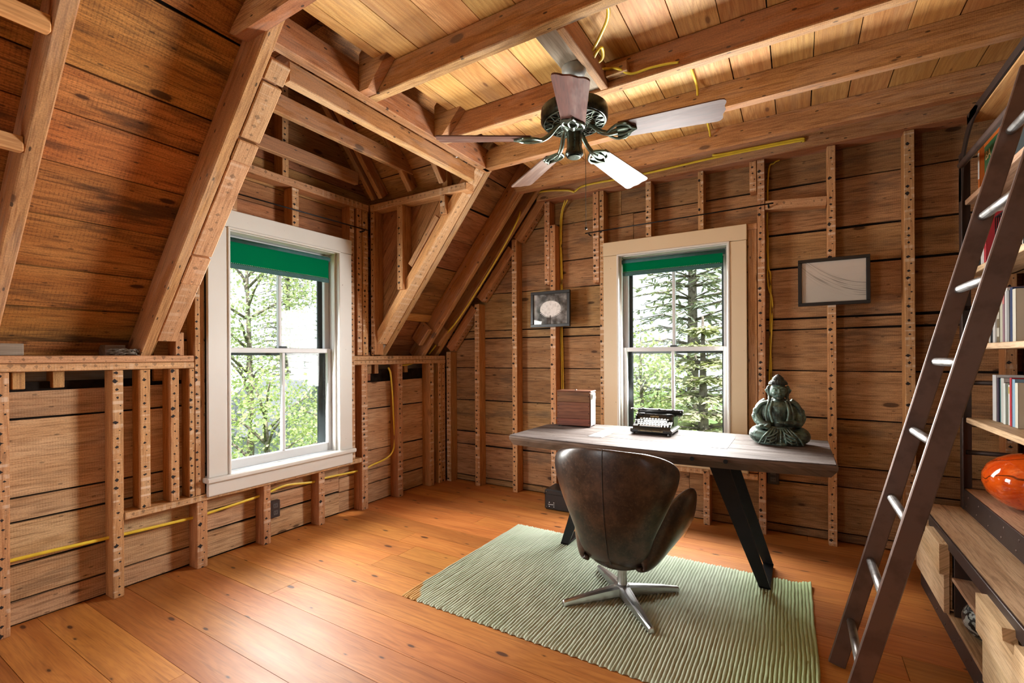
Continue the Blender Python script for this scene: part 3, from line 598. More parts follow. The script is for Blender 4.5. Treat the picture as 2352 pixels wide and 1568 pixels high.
# ---- walls behind and beside the camera, each with an added opening that lets in fill light
def plain_wall(name, label, axis, v, lo, hi, o0, o1, oz0, oz1):
    def bx(a, b, c, d, t0, t1):
        return ((a, v + t0, c), (b, v + t1, d)) if axis == 'y' else ((v + t0, a, c), (v + t1, b, d))
    s_ = -1 if v < 0 else 1; g = Geo()
    for a, b, c, d in ((lo, hi, -0.05, oz0), (lo, hi, oz1, 3.3), (lo, o0, oz0, oz1), (o1, hi, oz0, oz1)):
        p, q = bx(a, b, c, d, *sorted((0.03 * s_, 0.07 * s_))); g.box(p, q)
    w = tag(g.out(name, M['dark_gap']), label, 'wall', kind='structure'); nv = V((0, -s_, 0)) if axis == 'y' else V((-s_, 0, 0)); z = 0.0
    while z < 2.9:
        h = random.uniform(0.2, 0.33); zc = z + h / 2
        for p, q in ([(lo, o0), (o1, hi)] if oz0 - 0.1 < zc < oz1 + 0.1 else [(lo, hi)]):
            a, b = (((p, v + 0.015 * s_, zc), (q, v + 0.015 * s_, zc)) if axis == 'y' else ((v + 0.015 * s_, p, zc), (v + 0.015 * s_, q, zc)))
            plank('board', w, a, b, h - 0.006, 0.02, nv, M['wall_board'], 3)
        z += h
plain_wall('wall_rear', 'board wall behind the viewer with an added opening for fill light', 'y', YR, -3.3, 1.4, -2.88, -1.96, 0.55, 2.05)
plain_wall('wall_right', 'board wall behind the bookcase with an added opening for fill light', 'x', XR, -1.9, 3.87, -1.0, -0.2, 0.60, 2.05)
# ------------------------------------------------------------------ windows
def window(name, label, W, u0, u1, casing, axis, nrm):
    """W(u, d, z): u along the wall, d into the room"""
    root = empty(name, W((u0 + u1) / 2, 0, 0.42), label, 'window', kind='structure'); inv = Matrix.Translation(-root.location)
    def bx(nm, ua, ub, da, db, za, zb_, mat, ax, par=None, c=0.003):
        p = W(ua, da, za); q = W(ub, db, zb_); lo = V([min(a, b) for a, b in zip(p, q)]); hi = V([max(a, b) for a, b in zip(p, q)])
        off = root.location + (par.location if par else V((0, 0, 0)))
        return abox(nm, par or root, lo - off, hi - off, M[mat], ax, nrm, c)
    i0, i1 = u0 + 0.118, u1 - 0.112
    bx('side_casing', u0, i0, 0.0, 0.024, 0.53, 2.062, casing, 'z'); bx('side_casing', i1, u1, 0.0, 0.024, 0.53, 2.062, casing, 'z')
    bx('head_casing', u0 - 0.002, u1 + 0.002, 0.0, 0.026, 2.064, 2.174, casing, axis)
    for a, b in ((i0 - 0.004, i0 + 0.012), (i1 - 0.012, i1 + 0.004)): bx('bead', a, b, 0.006, 0.032, 0.53, 2.056, 'casing_white', 'z', c=0.005)
    bx('bead', i0 - 0.004, i1 + 0.004, 0.006, 0.032, 2.052, 2.068, 'casing_white', axis, c=0.005)
    bx('jamb', i0 - 0.01, i0 + 0.008, -0.165, 0.0, 0.50, 2.066, 'casing_white', 'z'); bx('jamb', i1 - 0.008, i1 + 0.01, -0.165, 0.0, 0.50, 2.066, 'casing_white', 'z')
    bx('jamb', i0, i1, -0.165, 0.0, 2.048, 2.075, 'casing_white', axis)
    for a, b in ((i0 + 0.008, i0 + 0.022), (i1 - 0.022, i1 - 0.008)): bx('stop', a, b, -0.052, -0.012, 0.53, 2.05, 'casing_white', 'z')
    bx('stool', u0 - 0.02, u1 + 0.02, -0.05, 0.052, 0.500, 0.532, 'casing_white', axis, c=0.008)
    bx('apron', u0 - 0.004, u1 + 0.004, 0.0, 0.024, 0.415, 0.499, casing if casing == 'casing_white' else 'casing_cream', axis, c=0.006)
    bx('sill', i0 - 0.04, i1 + 0.04, -0.22, -0.05, 0.475, 0.515, 'sash_white', axis)
    s0, s1 = i0 + 0.010, i1 - 0.010; mid = (s0 + s1) / 2
    def sash(da, db, za, zt, st, bot, top, lab):
        g = Geo()
        for ua, ub, z0, z1 in ((s0, s0 + st, za, zt), (s1 - st, s1, za, zt), (s0 + st, s1 - st, za, za + bot), (s0 + st, s1 - st, zt - top, zt)):
            p = W(ua, da, z0); q = W(ub, db, z1); g.box([min(a, b) for a, b in zip(p, q)], [max(a, b) for a, b in zip(p, q)], 0.004)
        s = g.out('sash', M['sash_white'], root, mw=inv); s['label'] = lab
        def sb(nm, ua, ub, d0, d1, z0, z1, mat):
            p = W(ua, d0, z0); q = W(ub, d1, z1); gg = Geo().box([min(a, b) for a, b in zip(p, q)], [max(a, b) for a, b in zip(p, q)], 0.003 if mat != 'glass' else 0.0005); return gg.out(nm, M[mat], s)
        sb('muntin', mid - 0.011, mid + 0.011, da, db, za + bot, zt - top, 'sash_white'); dm = (da + db) / 2
        sb('pane', s0 + st - 0.004, mid - 0.009, dm - 0.002, dm + 0.002, za + bot - 0.004, zt - top + 0.004, 'glass'); sb('pane', mid + 0.009, s1 - st + 0.004, dm - 0.002, dm + 0.002, za + bot - 0.004, zt - top + 0.004, 'glass')
        return s
    sash(-0.088, -0.055, 0.534, 1.318, 0.042, 0.062, 0.034, 'lower sash'); sash(-0.125, -0.092, 1.285, 2.046, 0.042, 0.034, 0.05, 'upper sash')
    bx('lock', mid - 0.02, mid + 0.03, -0.085, -0.06, 1.318, 1.332, 'storm_dark', axis)
    for a, b, z0, z1 in ((s0 - 0.004, s0 + 0.062, 0.52, 2.05), (s1 - 0.062, s1 + 0.004, 0.52, 2.05), (s0 + 0.062, s1 - 0.062, 0.52, 0.575), (s0 + 0.062, s1 - 0.062, 1.268, 1.318), (s0 + 0.062, s1 - 0.062, 2.0, 2.05)):
        bx('storm_frame', a, b, -0.165, -0.148, z0, z1, 'storm_dark', 'z')
    return root
W1 = lambda u, d, z: V((XL + d, u, z))
W2 = lambda u, d, z: V((u, YB - d, z))
window('window_1', 'white-cased double-hung window in the left dormer', W1, 1.459, 2.524, 'casing_white', 'y', (1, 0, 0))
window('window_2', 'cream-cased double-hung window behind the desk', W2, -1.357, -0.303, 'casing_cream', 'x', (0, -1, 0))
def shade(label, W, u0, u1, zr, zb_, ax):
    base = W((u0 + u1) / 2, -0.03, zr); r = empty('roller_shade', base, label, 'roller shade', 'green roller shades in the windows'); inv = Matrix.Translation(-base)
    a = W(u0 - 0.006, -0.028, zr); b = W(u1 + 0.014, -0.028, zr); tube('roller', r, [a, b], 0.019, M['shade_roll'], 14, mw=inv)
    g = Geo(); n = 10; vs = []; fs = []
    for i in range(n + 1):
        z = zr + 0.01 - (zr + 0.01 - zb_) * i / n; d = -0.012 - 0.004 * math.sin(i / n * math.pi)
        for u in (u0, u1):
            vs.append(W(u, d, z)); vs.append(W(u, d - 0.0012, z))
    for i in range(n):
        p = i * 4; q = p + 4; fs += [(p, p + 2, q + 2, q), (p + 1, q + 1, q + 3, p + 3), (p, q, q + 1, p + 1), (p + 2, p + 3, q + 3, q + 2)]
    g.add(vs, fs); g.out('fabric', M['shade'], r, mw=inv)
    p = W(u0, -0.016, zb_); q = W(u1, -0.008, zb_ + 0.03); Geo().box([min(s, t) for s, t in zip(p, q)], [max(s, t) for s, t in zip(p, q)]).out('hem', M['shade_roll'], r, mw=inv)
    g = Geo(); k = int((u1 - u0) / 0.012)
    for i in range(k): g.box(W(u0 + i * 0.012, 0, zb_ + 0.034) - V((0.002, 0.002, 0.001)) + (W(0, -0.0105, 0) - W(0, 0, 0)), W(u0 + i * 0.012, 0, zb_ + 0.034) + V((0.002, 0.002, 0.001)) + (W(0, -0.0105, 0) - W(0, 0, 0)), 0.0003)
    g.out('stitching', M['white_print'], r, mw=inv)
shade('green roller shade at the top of the white dormer window', W1, 1.605, 2.338, 1.998, 1.818, 'y')
shade('green roller shade at the top of the cream-cased window', W2, -1.205, -0.462, 2.008, 1.893, 'x')
# ------------------------------------------------------------------ rug
def rug_mat():
    s = NT('sage_ribbed_cotton'); tc = s.n('ShaderNodeTexCoord'); P = tc.outputs['Object']; sp = s.n('ShaderNodeSeparateXYZ'); s.link(P, sp.inputs[0])
    n = s.noise(P, 3.0, 3.0); f = s.noise(s.vmath('MULTIPLY', P, (160, 60, 160)), 1.0, 2.0)
    c = s.mix(s.step(n, 0.35, 0.7), (0.52, 0.58, 0.45), (0.44, 0.51, 0.38)); c = s.mix(s.step(sp.outputs[0], 1.35, 1.8), c, (0.42, 0.54, 0.28))
    c = s.mix(s.math('MULTIPLY', s.step(f, 0.45, 0.8), 0.25), c, (0.36, 0.41, 0.29))
    d = s.math('ADD', s.math('MULTIPLY', sp.outputs[0], 1.0), s.math('MULTIPLY', sp.outputs[1], 0.55)); d = s.math('ADD', d, s.math('MULTIPLY', s.noise(P, 9.0, 2.0), 0.10))
    c = s.mix(s.step(d, 0.145, 0.165, 1.0, 0.0), c, (0.60, 0.36, 0.13))
    s.bsdf(c, 0.9, 0, 0.15, s.bump(f, 0.4, 0.002), sheen=0.25); return s.m
M['rug'] = rug_mat()
def make_rug():
    x0, x1, y0, y1 = -1.775, 0.070, 1.797, 3.005; pitch = 0.0155; nr = int((x1 - x0) / pitch); sub = 6; ny = 60; vs = []; fs = []; W_ = nr * sub + 1
    for j in range(ny + 1):
        ty = j / ny
        for i in range(W_):
            u = i / sub; a = (u % 1.0); h = 0.0112 * math.sqrt(max(0.0, 1 - (2 * a - 1) ** 2)) + 0.0006
            xx = u * pitch; yy = ty * (y1 - y0)
            rag = 0.004 * math.sin(u * 2.3) + 0.005 * noise.noise((u * 0.35, 3, 0))
            if j == 0: yy += rag; h *= 0.25
            elif j == 1: yy = 0.006 + rag
            elif j == ny: yy += -rag; h *= 0.25
            elif j == ny - 1: yy = (y1 - y0) - 0.006 - rag
            w = 0.005 * noise.noise((yy * 3.2, xx * 2.2, 1)) + 0.0022 * noise.noise((yy * 14, u * 0.6, 4)) + 0.0015 * noise.noise((yy * 30, u * 1.3, 8))
            edge = 0.0
            if xx > 1.70: edge = (xx - 1.70) ** 2 * 0.5 * (1 + ty)
            z = h * (0.85 + 0.3 * noise.noise((yy * 9, u * 0.7, 2))) + 0.0005
            if xx > 1.78 and ty > 0.9: z += (xx - 1.78) * (ty - 0.9) * 3.0
            vs.append((xx + w + 0.06 * ty * ty * max(0, (xx - 1.0)) * -0.25, yy + edge * 0.6, z))
    for j in range(ny):
        for i in range(W_ - 1): a = j * W_ + i; fs.append((a, a + 1, a + 1 + W_, a + W_))
    o = mesh_obj('rug', vs, fs, M['rug'], None, Matrix.Translation((x0, y0, 0)), smooth=True)
    tag(o, 'sage green ribbed cotton rug with a tan stained corner, under the desk', 'rug'); return o
make_rug()
# ------------------------------------------------------------------ desk
def make_desk():
    zt = 0.735; base = V((-0.735, 2.99, 0.0)); r = empty('desk', base, 'reclaimed wood desk with grey inlay plates on slanted black steel legs', 'desk')
    ol = [(-1.625, 2.635), (-1.30, 2.603), (-0.90, 2.59), (-0.57, 2.588), (-0.20, 2.612), (0.16, 2.668), (0.152, 3.385), (-0.24, 3.402), (-0.8, 3.40), (-1.30, 3.365), (-1.53, 3.30), (-1.618, 3.17)]
    ol = [(a - base.x, b - base.y) for a, b in ol]; n = len(ol); cx = sum(p[0] for p in ol) / n
    rings = [(1.0, zt - 0.006), (1.004, zt - 0.016), (1.0, zt - 0.030), (0.955, zt - 0.066), (0.7, zt - 0.066)]; vs = []; fs = []
    for sc, z in rings:
        for a, b in ol: vs.append((cx + (a - cx) * (1 - (1 - sc) * 0.6), b * sc, z))
    for k in range(len(rings) - 1):
        for i in range(n): fs.append((k * n + (i + 1) % n, k * n + i, (k + 1) * n + i, (k + 1) * n + (i + 1) % n))
    fs.append(tuple(range(n))); k = (len(rings) - 1) * n; fs.append(tuple(range(k, k + n))[::-1])
    mesh_obj('slab', vs, [f[::-1] if len(f) == 4 else f for f in fs], M['desk_edge'], r)
    ys = [-0.41, -0.27, -0.125, 0.02, 0.165, 0.30, 0.43]
    def half(x, front):
        pts = ol[:6] if front else ol[6:][::-1]
        for p, q in zip(pts, pts[1:]):
            if p[0] <= x <= q[0]: return p[1] + (q[1] - p[1]) * (x - p[0]) / (q[0] - p[0])
        return pts[0][1] if x < pts[0][0] else pts[-1][1]
    for a, b in zip(ys, ys[1:]):
        pl = []
        for i in range(25):
            x = -0.888 + 1.776 * i / 24; lo = max(a, half(x, True) + 0.002); hi = min(b - 0.0048, half(x, False) - 0.002)
            if hi - lo > 0.004: pl.append((x, lo, hi))
        if len(pl) < 2: continue
        poly = [(x, lo) for x, lo, hi in pl] + [(x, hi) for x, lo, hi in pl[::-1]]
        prism('plank', r, poly, 0.010, Matrix.Translation((0, 0, zt - 0.010 + random.uniform(-0.0007, 0.0005))), M['desk'])
    for xa, xb in ((-1.155, -1.06), (-0.432, -0.334)):
        Geo().box((xa - base.x, 2.83 - base.y, zt - 0.004), (xb - base.x, 3.245 - base.y, zt + 0.0016), 0.0008).out('inlay_plate', M['plate_grey'], r)
    for xx in (-0.475, -0.315):
        yf = half(xx - base.x, True); lathe('plug', r, [(0.0001, 0), (0.011, 0), (0.011, 0.004), (0.0001, 0.004)], M['hole'], 14, frame((xx - base.x, yf - 0.0015, zt - 0.025), (1, 0, 0), (0, -1, 0)))
    for sx in (1, -1):
        g = Geo(); tx, bx = 0.348 * sx, 0.582 * sx
        for ty, by, sy in ((-0.172, -0.172, -1), (0.172, 0.172, 1)):
            wt, wb_2, t = 0.053, 0.027, 0.012; vs = []
            for (cx_, cy_, z, w) in ((bx, by, 0.0135, wb_2), (tx, ty, 0.668, wt)):
                vs += [(cx_ - w, cy_, z), (cx_ + w, cy_, z), (cx_ + w, cy_ - t * sy, z), (cx_ - w, cy_ - t * sy, z)]
            f = [(0, 1, 2, 3), (7, 6, 5, 4), (0, 4, 5, 1), (1, 5, 6, 2), (2, 6, 7, 3), (3, 7, 4, 0)]
            g.add(vs, f if sy > 0 else [q[::-1] for q in f])
        g.box((bx - 0.027, -0.172, 0.0135), (bx + 0.027, 0.172, 0.0225)); g.box((tx - 0.053, -0.172, 0.660), (tx + 0.053, 0.172, 0.6688))
        g.out('leg', M['black_metal'], r)
make_desk()
# ------------------------------------------------------------------ swivel chair
def lerp_tab(tab, z):
    for p, q in zip(tab, tab[1:]):
        if p[0] <= z <= q[0]:
            k = (z - p[0]) / (q[0] - p[0]); k2 = k
            return [a + (b - a) * k2 for a, b in zip(p[1:], q[1:])]
    return list((tab[0] if z < tab[0][0] else tab[-1])[1:])
def sheet(name, parent, grid, thick, mat, nrm_in):
    """closed shell around a grid of points (rows x cols), offset by thick along nrm_in(normal side)"""
    nr, nc = len(grid), len(grid[0]); N = [[None] * nc for _ in range(nr)]
    for i in range(nr):
        for j in range(nc):
            a = grid[min(i + 1, nr - 1)][j] - grid[max(i - 1, 0)][j]; b = grid[i][min(j + 1, nc - 1)] - grid[i][max(j - 1, 0)][j] if False else grid[i][min(j + 1, nc - 1)] - grid[i][max(j - 1, 0)]
            N[i][j] = a.cross(b).normalized() * nrm_in
    vs = [grid[i][j] for i in range(nr) for j in range(nc)]; m_ = nr * nc
    for i in range(nr):
        for j in range(nc):
            e = min(i, nr - 1 - i, 99 if False else j, nc - 1 - j); vs.append(grid[i][j] + N[i][j] * thick)
    fs = []
    for i in range(nr - 1):
        for j in range(nc - 1):
            a = i * nc + j; q = (a, a + 1, a + 1 + nc, a + nc); fs.append(q); fs.append(tuple(m_ + k for k in q[::-1]))
    bd = [j for j in range(nc)] + [i * nc + nc - 1 for i in range(1, nr)] + [(nr - 1) * nc + j for j in range(nc - 2, -1, -1)] + [i * nc for i in range(nr - 2, 0, -1)]
    for a, b in zip(bd, bd[1:] + bd[:1]): fs.append((b, a, m_ + a, m_ + b))
    o = mesh_obj(name, vs, fs, mat, parent, smooth=True)
    bm = bmesh.new(); bm.from_mesh(o.data); bmesh.ops.remove_doubles(bm, verts=bm.verts, dist=1e-5); bmesh.ops.recalc_face_normals(bm, faces=bm.faces); bm.to_mesh(o.data); bm.free()
    md = o.modifiers.new('s', 'SUBSURF'); md.levels = 2; md.render_levels = 2
    return o
def make_chair():
    r = empty('swivel_chair', (-0.78, 2.37, 0.012), 'dark brown leather shell armchair on a four-star aluminium base', 'chair')
    # z, y centre, half width, wrap (metres the side edges come forward)
    T = [(0.188, -0.015, 0.055, 0.00), (0.192, -0.075, 0.115, 0.02), (0.210, -0.135, 0.150, 0.045), (0.262, -0.192, 0.172, 0.07), (0.33, -0.224, 0.190, 0.09), (0.40, -0.244, 0.212, 0.105), (0.48, -0.262, 0.240, 0.120), (0.56, -0.274, 0.268, 0.135), (0.635, -0.282, 0.296, 0.155), (0.70, -0.287, 0.308, 0.165), (0.748, -0.288, 0.300, 0.160), (0.782, -0.287, 0.270, 0.135), (0.805, -0.284, 0.215, 0.095), (0.818, -0.280, 0.140, 0.05)]
    T = [(z - 0.012, y, w * (1 + 0.075 * max(0, min(1, (z - 0.35) / 0.2))), k) for z, y, w, k in T]
    nc = 11; grid = []
    for z, y, w, k in T:
        row = []
        for j in range(nc):
            u = -1 + 2 * j / (nc - 1); a = abs(u); row.append(V((w * math.sin(u * 1.25) / math.sin(1.25), y + k * a ** 2.2, z - (0.012 * a ** 3 if z > 0.70 else 0))))
        grid.append(row)
    back = sheet('backrest', r, grid, 0.036, M['leather'], 1)
    # the seam down the middle of the back
    pts = [V((0, y - 0.0015, z)) for z, y, w, k in T[2:]]; tube('seam', back, smooth_path(pts, 4), 0.0016, M['black_vinyl'], 6)
    for sx in (1, -1):
        rows = []; A = []     # arm: s runs from the back to the front, t from the seat edge to the rim
        S = [(-0.168, 0.105, 0.222, 0.128, 0.300), (-0.115, 0.150, 0.202, 0.180, 0.405), (-0.04, 0.168, 0.204, 0.240, 0.510), (0.03, 0.175, 0.212, 0.290, 0.570), (0.10, 0.180, 0.226, 0.333, 0.592), (0.17, 0.182, 0.245, 0.345, 0.572), (0.24, 0.180, 0.268, 0.325, 0.515), (0.30, 0.172, 0.290, 0.282, 0.425), (0.335, 0.150, 0.305, 0.22, 0.345)]
        for y, xb, zb_, xt, ztp in S:
            row = []
            for j in range(7):
                t = j / 6; bul = math.sin(t * math.pi) * 0.058
                x = xb + (xt - xb) * t; z = zb_ + (ztp - zb_) * t
                row.append(V((sx * (x + bul * 0.75), y, z - bul * 0.55 - 0.012)))
            rows.append(row)
        sheet('armrest', r, rows, 0.034, M['leather'], 1 if sx < 0 else -1)
    # seat pan and cushion
    rows = []
    for i in range(9):
        y = -0.17 + 0.52 * i / 8; w = 0.19 * math.sqrt(max(0.05, 1 - ((y - 0.09) / 0.29) ** 2)) + 0.02; zc = 0.195 + 0.11 * max(0, (y - 0.02) / 0.33) ** 1.5; row = []
        for j in range(7):
            u = -1 + 2 * j / 6; row.append(V((w * u, y, zc + 0.04 * abs(u) ** 2.5 - 0.012)))
        rows.append(row)
    sheet('seat', r, rows, 0.15, M['leather'], -1)
    lathe('column', r, [(0.024, 0.045), (0.024, 0.15), (0.030, 0.155), (0.030, 0.20), (0.0001, 0.20)], M['alu'], 24)
    lathe('hub', r, [(0.0001, 0.030), (0.030, 0.030), (0.040, 0.040), (0.036, 0.056), (0.027, 0.062), (0.0001, 0.062)], M['alu'], 24)
    for tx, ty in ((-0.223, -0.244), (0.219, -0.258), (0.238, 0.198), (-0.215, 0.226)):
        d = V((tx, ty, 0)); L = d.length; d.normalize(); s = V((-d.y, d.x, 0)); vs = []; fs = []
        sec = [(0.0, 0.034, 0.012, 0.058), (0.045, 0.029, 0.012, 0.056), (0.11, 0.024, 0.008, 0.050), (0.22, 0.018, 0.004, 0.038), (L - 0.004, 0.012, 0.0, 0.024), (L, 0.010, 0.002, 0.020)]
        for x, w, z0, z1 in sec:
            c = d * x
            for (a, z) in ((-w, z0), (w, z0), (w, z1 - 0.006), (w * 0.45, z1), (-w * 0.45, z1), (-w, z1 - 0.006)): vs.append(c + s * a + V((0, 0, z)))
        for i in range(len(sec) - 1):
            for k in range(6): fs.append((i * 6 + k, i * 6 + (k + 1) % 6, i * 6 + 6 + (k + 1) % 6, i * 6 + 6 + k))
        fs.append(tuple(range(6))[::-1]); k = (len(sec) - 1) * 6; fs.append(tuple(range(k, k + 6)))
        o = mesh_obj('leg', vs, [f[::-1] for f in fs], M['alu'], r); bm = bmesh.new(); bm.from_mesh(o.data); bmesh.ops.recalc_face_normals(bm, faces=bm.faces); bm.to_mesh(o.data); bm.free()
make_chair()
# ------------------------------------------------------------------ ceiling fan
def make_fan():
    c = V((-0.90, 2.06, 2.60)); r = empty('ceiling_fan', c, 'five-blade bronze ceiling fan with walnut blades under the joists', 'ceiling fan')
    lathe('canopy', r, [(0.0001, 0.014), (0.058, 0.014), (0.058, 0.0), (0.050, -0.022), (0.030, -0.034), (0.0001, -0.034)], M['canopy_grey'], 24)
    lathe('downrod', r, [(0.0001, -0.02), (0.013, -0.02), (0.013, -0.19), (0.0001, -0.19)], M['bronze'], 14)
    lathe('motor_housing', r, [(0.0001, -0.168), (0.07, -0.168), (0.142, -0.176), (0.156, -0.184), (0.158, -0.20), (0.158, -0.236), (0.150, -0.246), (0.06, -0.256), (0.0001, -0.256)], M['bronze'], 40)
    g = Geo()           # pierced ornament under the motor
    for k in range(40):
        a = 2 * math.pi * k / 40; g.bar((0.062 * math.cos(a), 0.062 * math.sin(a), -0.258), (0.102 * math.cos(a), 0.102 * math.sin(a), -0.255), 0.0045, 0.005, (0, 0, 1), 0.001)
    for k in range(20):
        a = 2 * math.pi * k / 20
        for s in (1, -1): g.bar((0.102 * math.cos(a), 0.102 * math.sin(a), -0.255), (0.140 * math.cos(a + s * 0.157), 0.140 * math.sin(a + s * 0.157), -0.250), 0.004, 0.005, (0, 0, 1), 0.001)
    for rr, z in ((0.062, -0.258), (0.102, -0.255), (0.142, -0.249)): g.tube([(rr * math.cos(2 * math.pi * k / 48), rr * math.sin(2 * math.pi * k / 48), z) for k in range(48)], 0.0032, 6, closed=True)
    g.out('ornament', M['bronze_light'], r, smooth=False)
    lathe('switch_housing', r, [(0.0001, -0.25), (0.050, -0.252), (0.052, -0.272), (0.036, -0.290), (0.036, -0.365), (0.042, -0.380), (0.043, -0.396), (0.036, -0.405), (0.0001, -0.407)], M['bronze'], 28)
    lathe('end_cap', r, [(0.0001, -0.405), (0.028, -0.4065), (0.030, -0.4095), (0.024, -0.411), (0.010, -0.4085), (0.0001, -0.4105)], M['bronze_light'], 20)
    Geo().box((-0.028, -0.0015, -0.014), (0.028, 0.0015, 0.014)).out('name_plate', M['alu'], r, mw=frame((0.094, -0.127, -0.212), V((0.80, 0.60, 0)), (0, 0, 1)))
    # blades: outline in the blade plane, root at r=0.20, tip at r=0.66
    def outline():
        L0, L1, w0, w1 = 0.205, 0.66, 0.052, 0.068; pts = []
        pts += [(L0, -w0), (L1 - 0.03, -w1)]
        for k in range(1, 5): a = -math.pi / 2 + k / 4 * math.pi / 2; pts.append((L1 - 0.022 + 0.022 * math.cos(a), -w1 + 0.022 + 0.022 * math.sin(a)))
        pts += [(L1 - 0.004, -0.026), (L1 + 0.004, 0.0), (L1 - 0.004, 0.026)]
        for k in range(0, 5): a = k / 4 * math.pi / 2; pts.append((L1 - 0.022 + 0.022 * math.cos(a), w1 - 0.022 + 0.022 * math.sin(a)))
        pts += [(L1 - 0.03, w1), (L0, w0), (L0 - 0.012, 0.0)]
        return pts
    ol = outline(); n = len(ol)
    vs = [(x, y, -0.003) for x, y in ol] + [(x, y, 0.003) for x, y in ol]; fs = [tuple(range(n))[::-1], tuple(range(n, 2 * n))] + [(i, (i + 1) % n, n + (i + 1) % n, n + i) for i in range(n)]
    bme = bpy.data.meshes.new('blade'); bme.from_pydata(vs, [], fs); bme.materials.append(M['blade'])
    gi = Geo()          # blade iron: arm and open scrolls
    gi.tube(smooth_path([(0.055, 0, 0.075), (0.085, 0, 0.052), (0.12, 0, 0.012), (0.16, 0, -0.008), (0.20, 0, -0.008)], 4), [0.0115] * 17, 8)
    for sy in (1, -1):
        gi.tube(smooth_path([(0.15, 0, -0.008), (0.175, 0.030 * sy, -0.009), (0.205, 0.048 * sy, -0.009), (0.245, 0.038 * sy, -0.009), (0.262, 0.014 * sy, -0.009), (0.285, 0.0, -0.009)], 5), 0.0066, 7)
        gi.tube(smooth_path([(0.15, 0, -0.008), (0.19, 0.016 * sy, -0.009), (0.235, 0.020 * sy, -0.009), (0.285, 0.0, -0.009)], 5), 0.0056, 7)
        gi.tube(smooth_path([(0.205, 0.048 * sy, -0.009), (0.235, 0.052 * sy, -0.009), (0.245, 0.038 * sy, -0.009)], 4), 0.0040, 6)
    gi.box((0.20, -0.045, -0.006), (0.25, 0.045, -0.0032), 0.001)
    io = gi.out('blade_iron', M['bronze_light'], None, smooth=True, ang=50); ime = io.data; bpy.data.objects.remove(io)
    for ang, zt in ((16, -0.285), (80, -0.345), (143, -0.320), (-153, -0.300), (-67.5, -0.385)):
        slope_ = math.atan2(-0.318 - zt, 0.5); o = bpy.data.objects.new('blade', bme); COL.objects.link(o); o.parent = r
        o.matrix_local = Matrix.Translation((0, 0, -0.318)) @ Matrix.Rotation(math.radians(ang), 4, 'Z') @ Matrix.Rotation(slope_, 4, 'Y') @ Matrix.Rotation(math.radians(-13), 4, 'X')
        i = bpy.data.objects.new('blade_iron', ime); COL.objects.link(i); i.parent = o
    g = Geo(); g.tube([(0.040, 0.02, -0.37), (0.047, 0.024, -0.40), (0.047, 0.024, -0.74)], 0.0011, 5)
    for k in range(60): g.ball((0.047, 0.024, -0.40 - k * 0.0056), 0.0019, 6, 4)
    g.ball((0.047, 0.024, -0.745), 0.007, 8, 6); g.out('pull_chain', M['bronze'], r, smooth=True)
make_fan()
# ------------------------------------------------------------------ ladder
def make_ladder():
    r = empty('library_ladder', (0.127, 2.10, 0.0), 'leaning dark steel library ladder with round metal rungs', 'ladder'); o = r.location
    def ax(z): return 0.097 + 0.2506 * z
    nv = V((-1, 0, 0.2506)).normalized(); dv = V((0.2506, 0, 1)).normalized()
    for yy in (2.288, 1.912):
        a = V((ax(0.004), yy, 0.004)) - nv * 0.030 * 0 + V((0.030, 0, 0)) ; b = V((ax(2.232) + 0.030, yy, 2.232)); bar('rail', r, a - o, b - o, 0.016, 0.058, nv, M['iron'], 0.003)
    for z in (0.195, 0.448, 0.705, 0.966, 1.223, 1.482, 1.735, 2.02):
        tube('rung', r, [V((ax(z) + 0.030, 1.912, z)) - o, V((ax(z) + 0.030, 2.288, z)) - o], 0.0145, M['rung'], 14)
    for yy in (2.288, 1.912):
        tube('hook', r, smooth_path([V((0.66, yy, 2.20)) - o, V((0.69, yy, 2.26)) - o, V((0.725, yy, 2.262)) - o, V((0.748, yy, 2.235)) - o, V((0.745, yy, 2.20)) - o], 4), 0.008, M['iron_dark'], 8)
make_ladder()
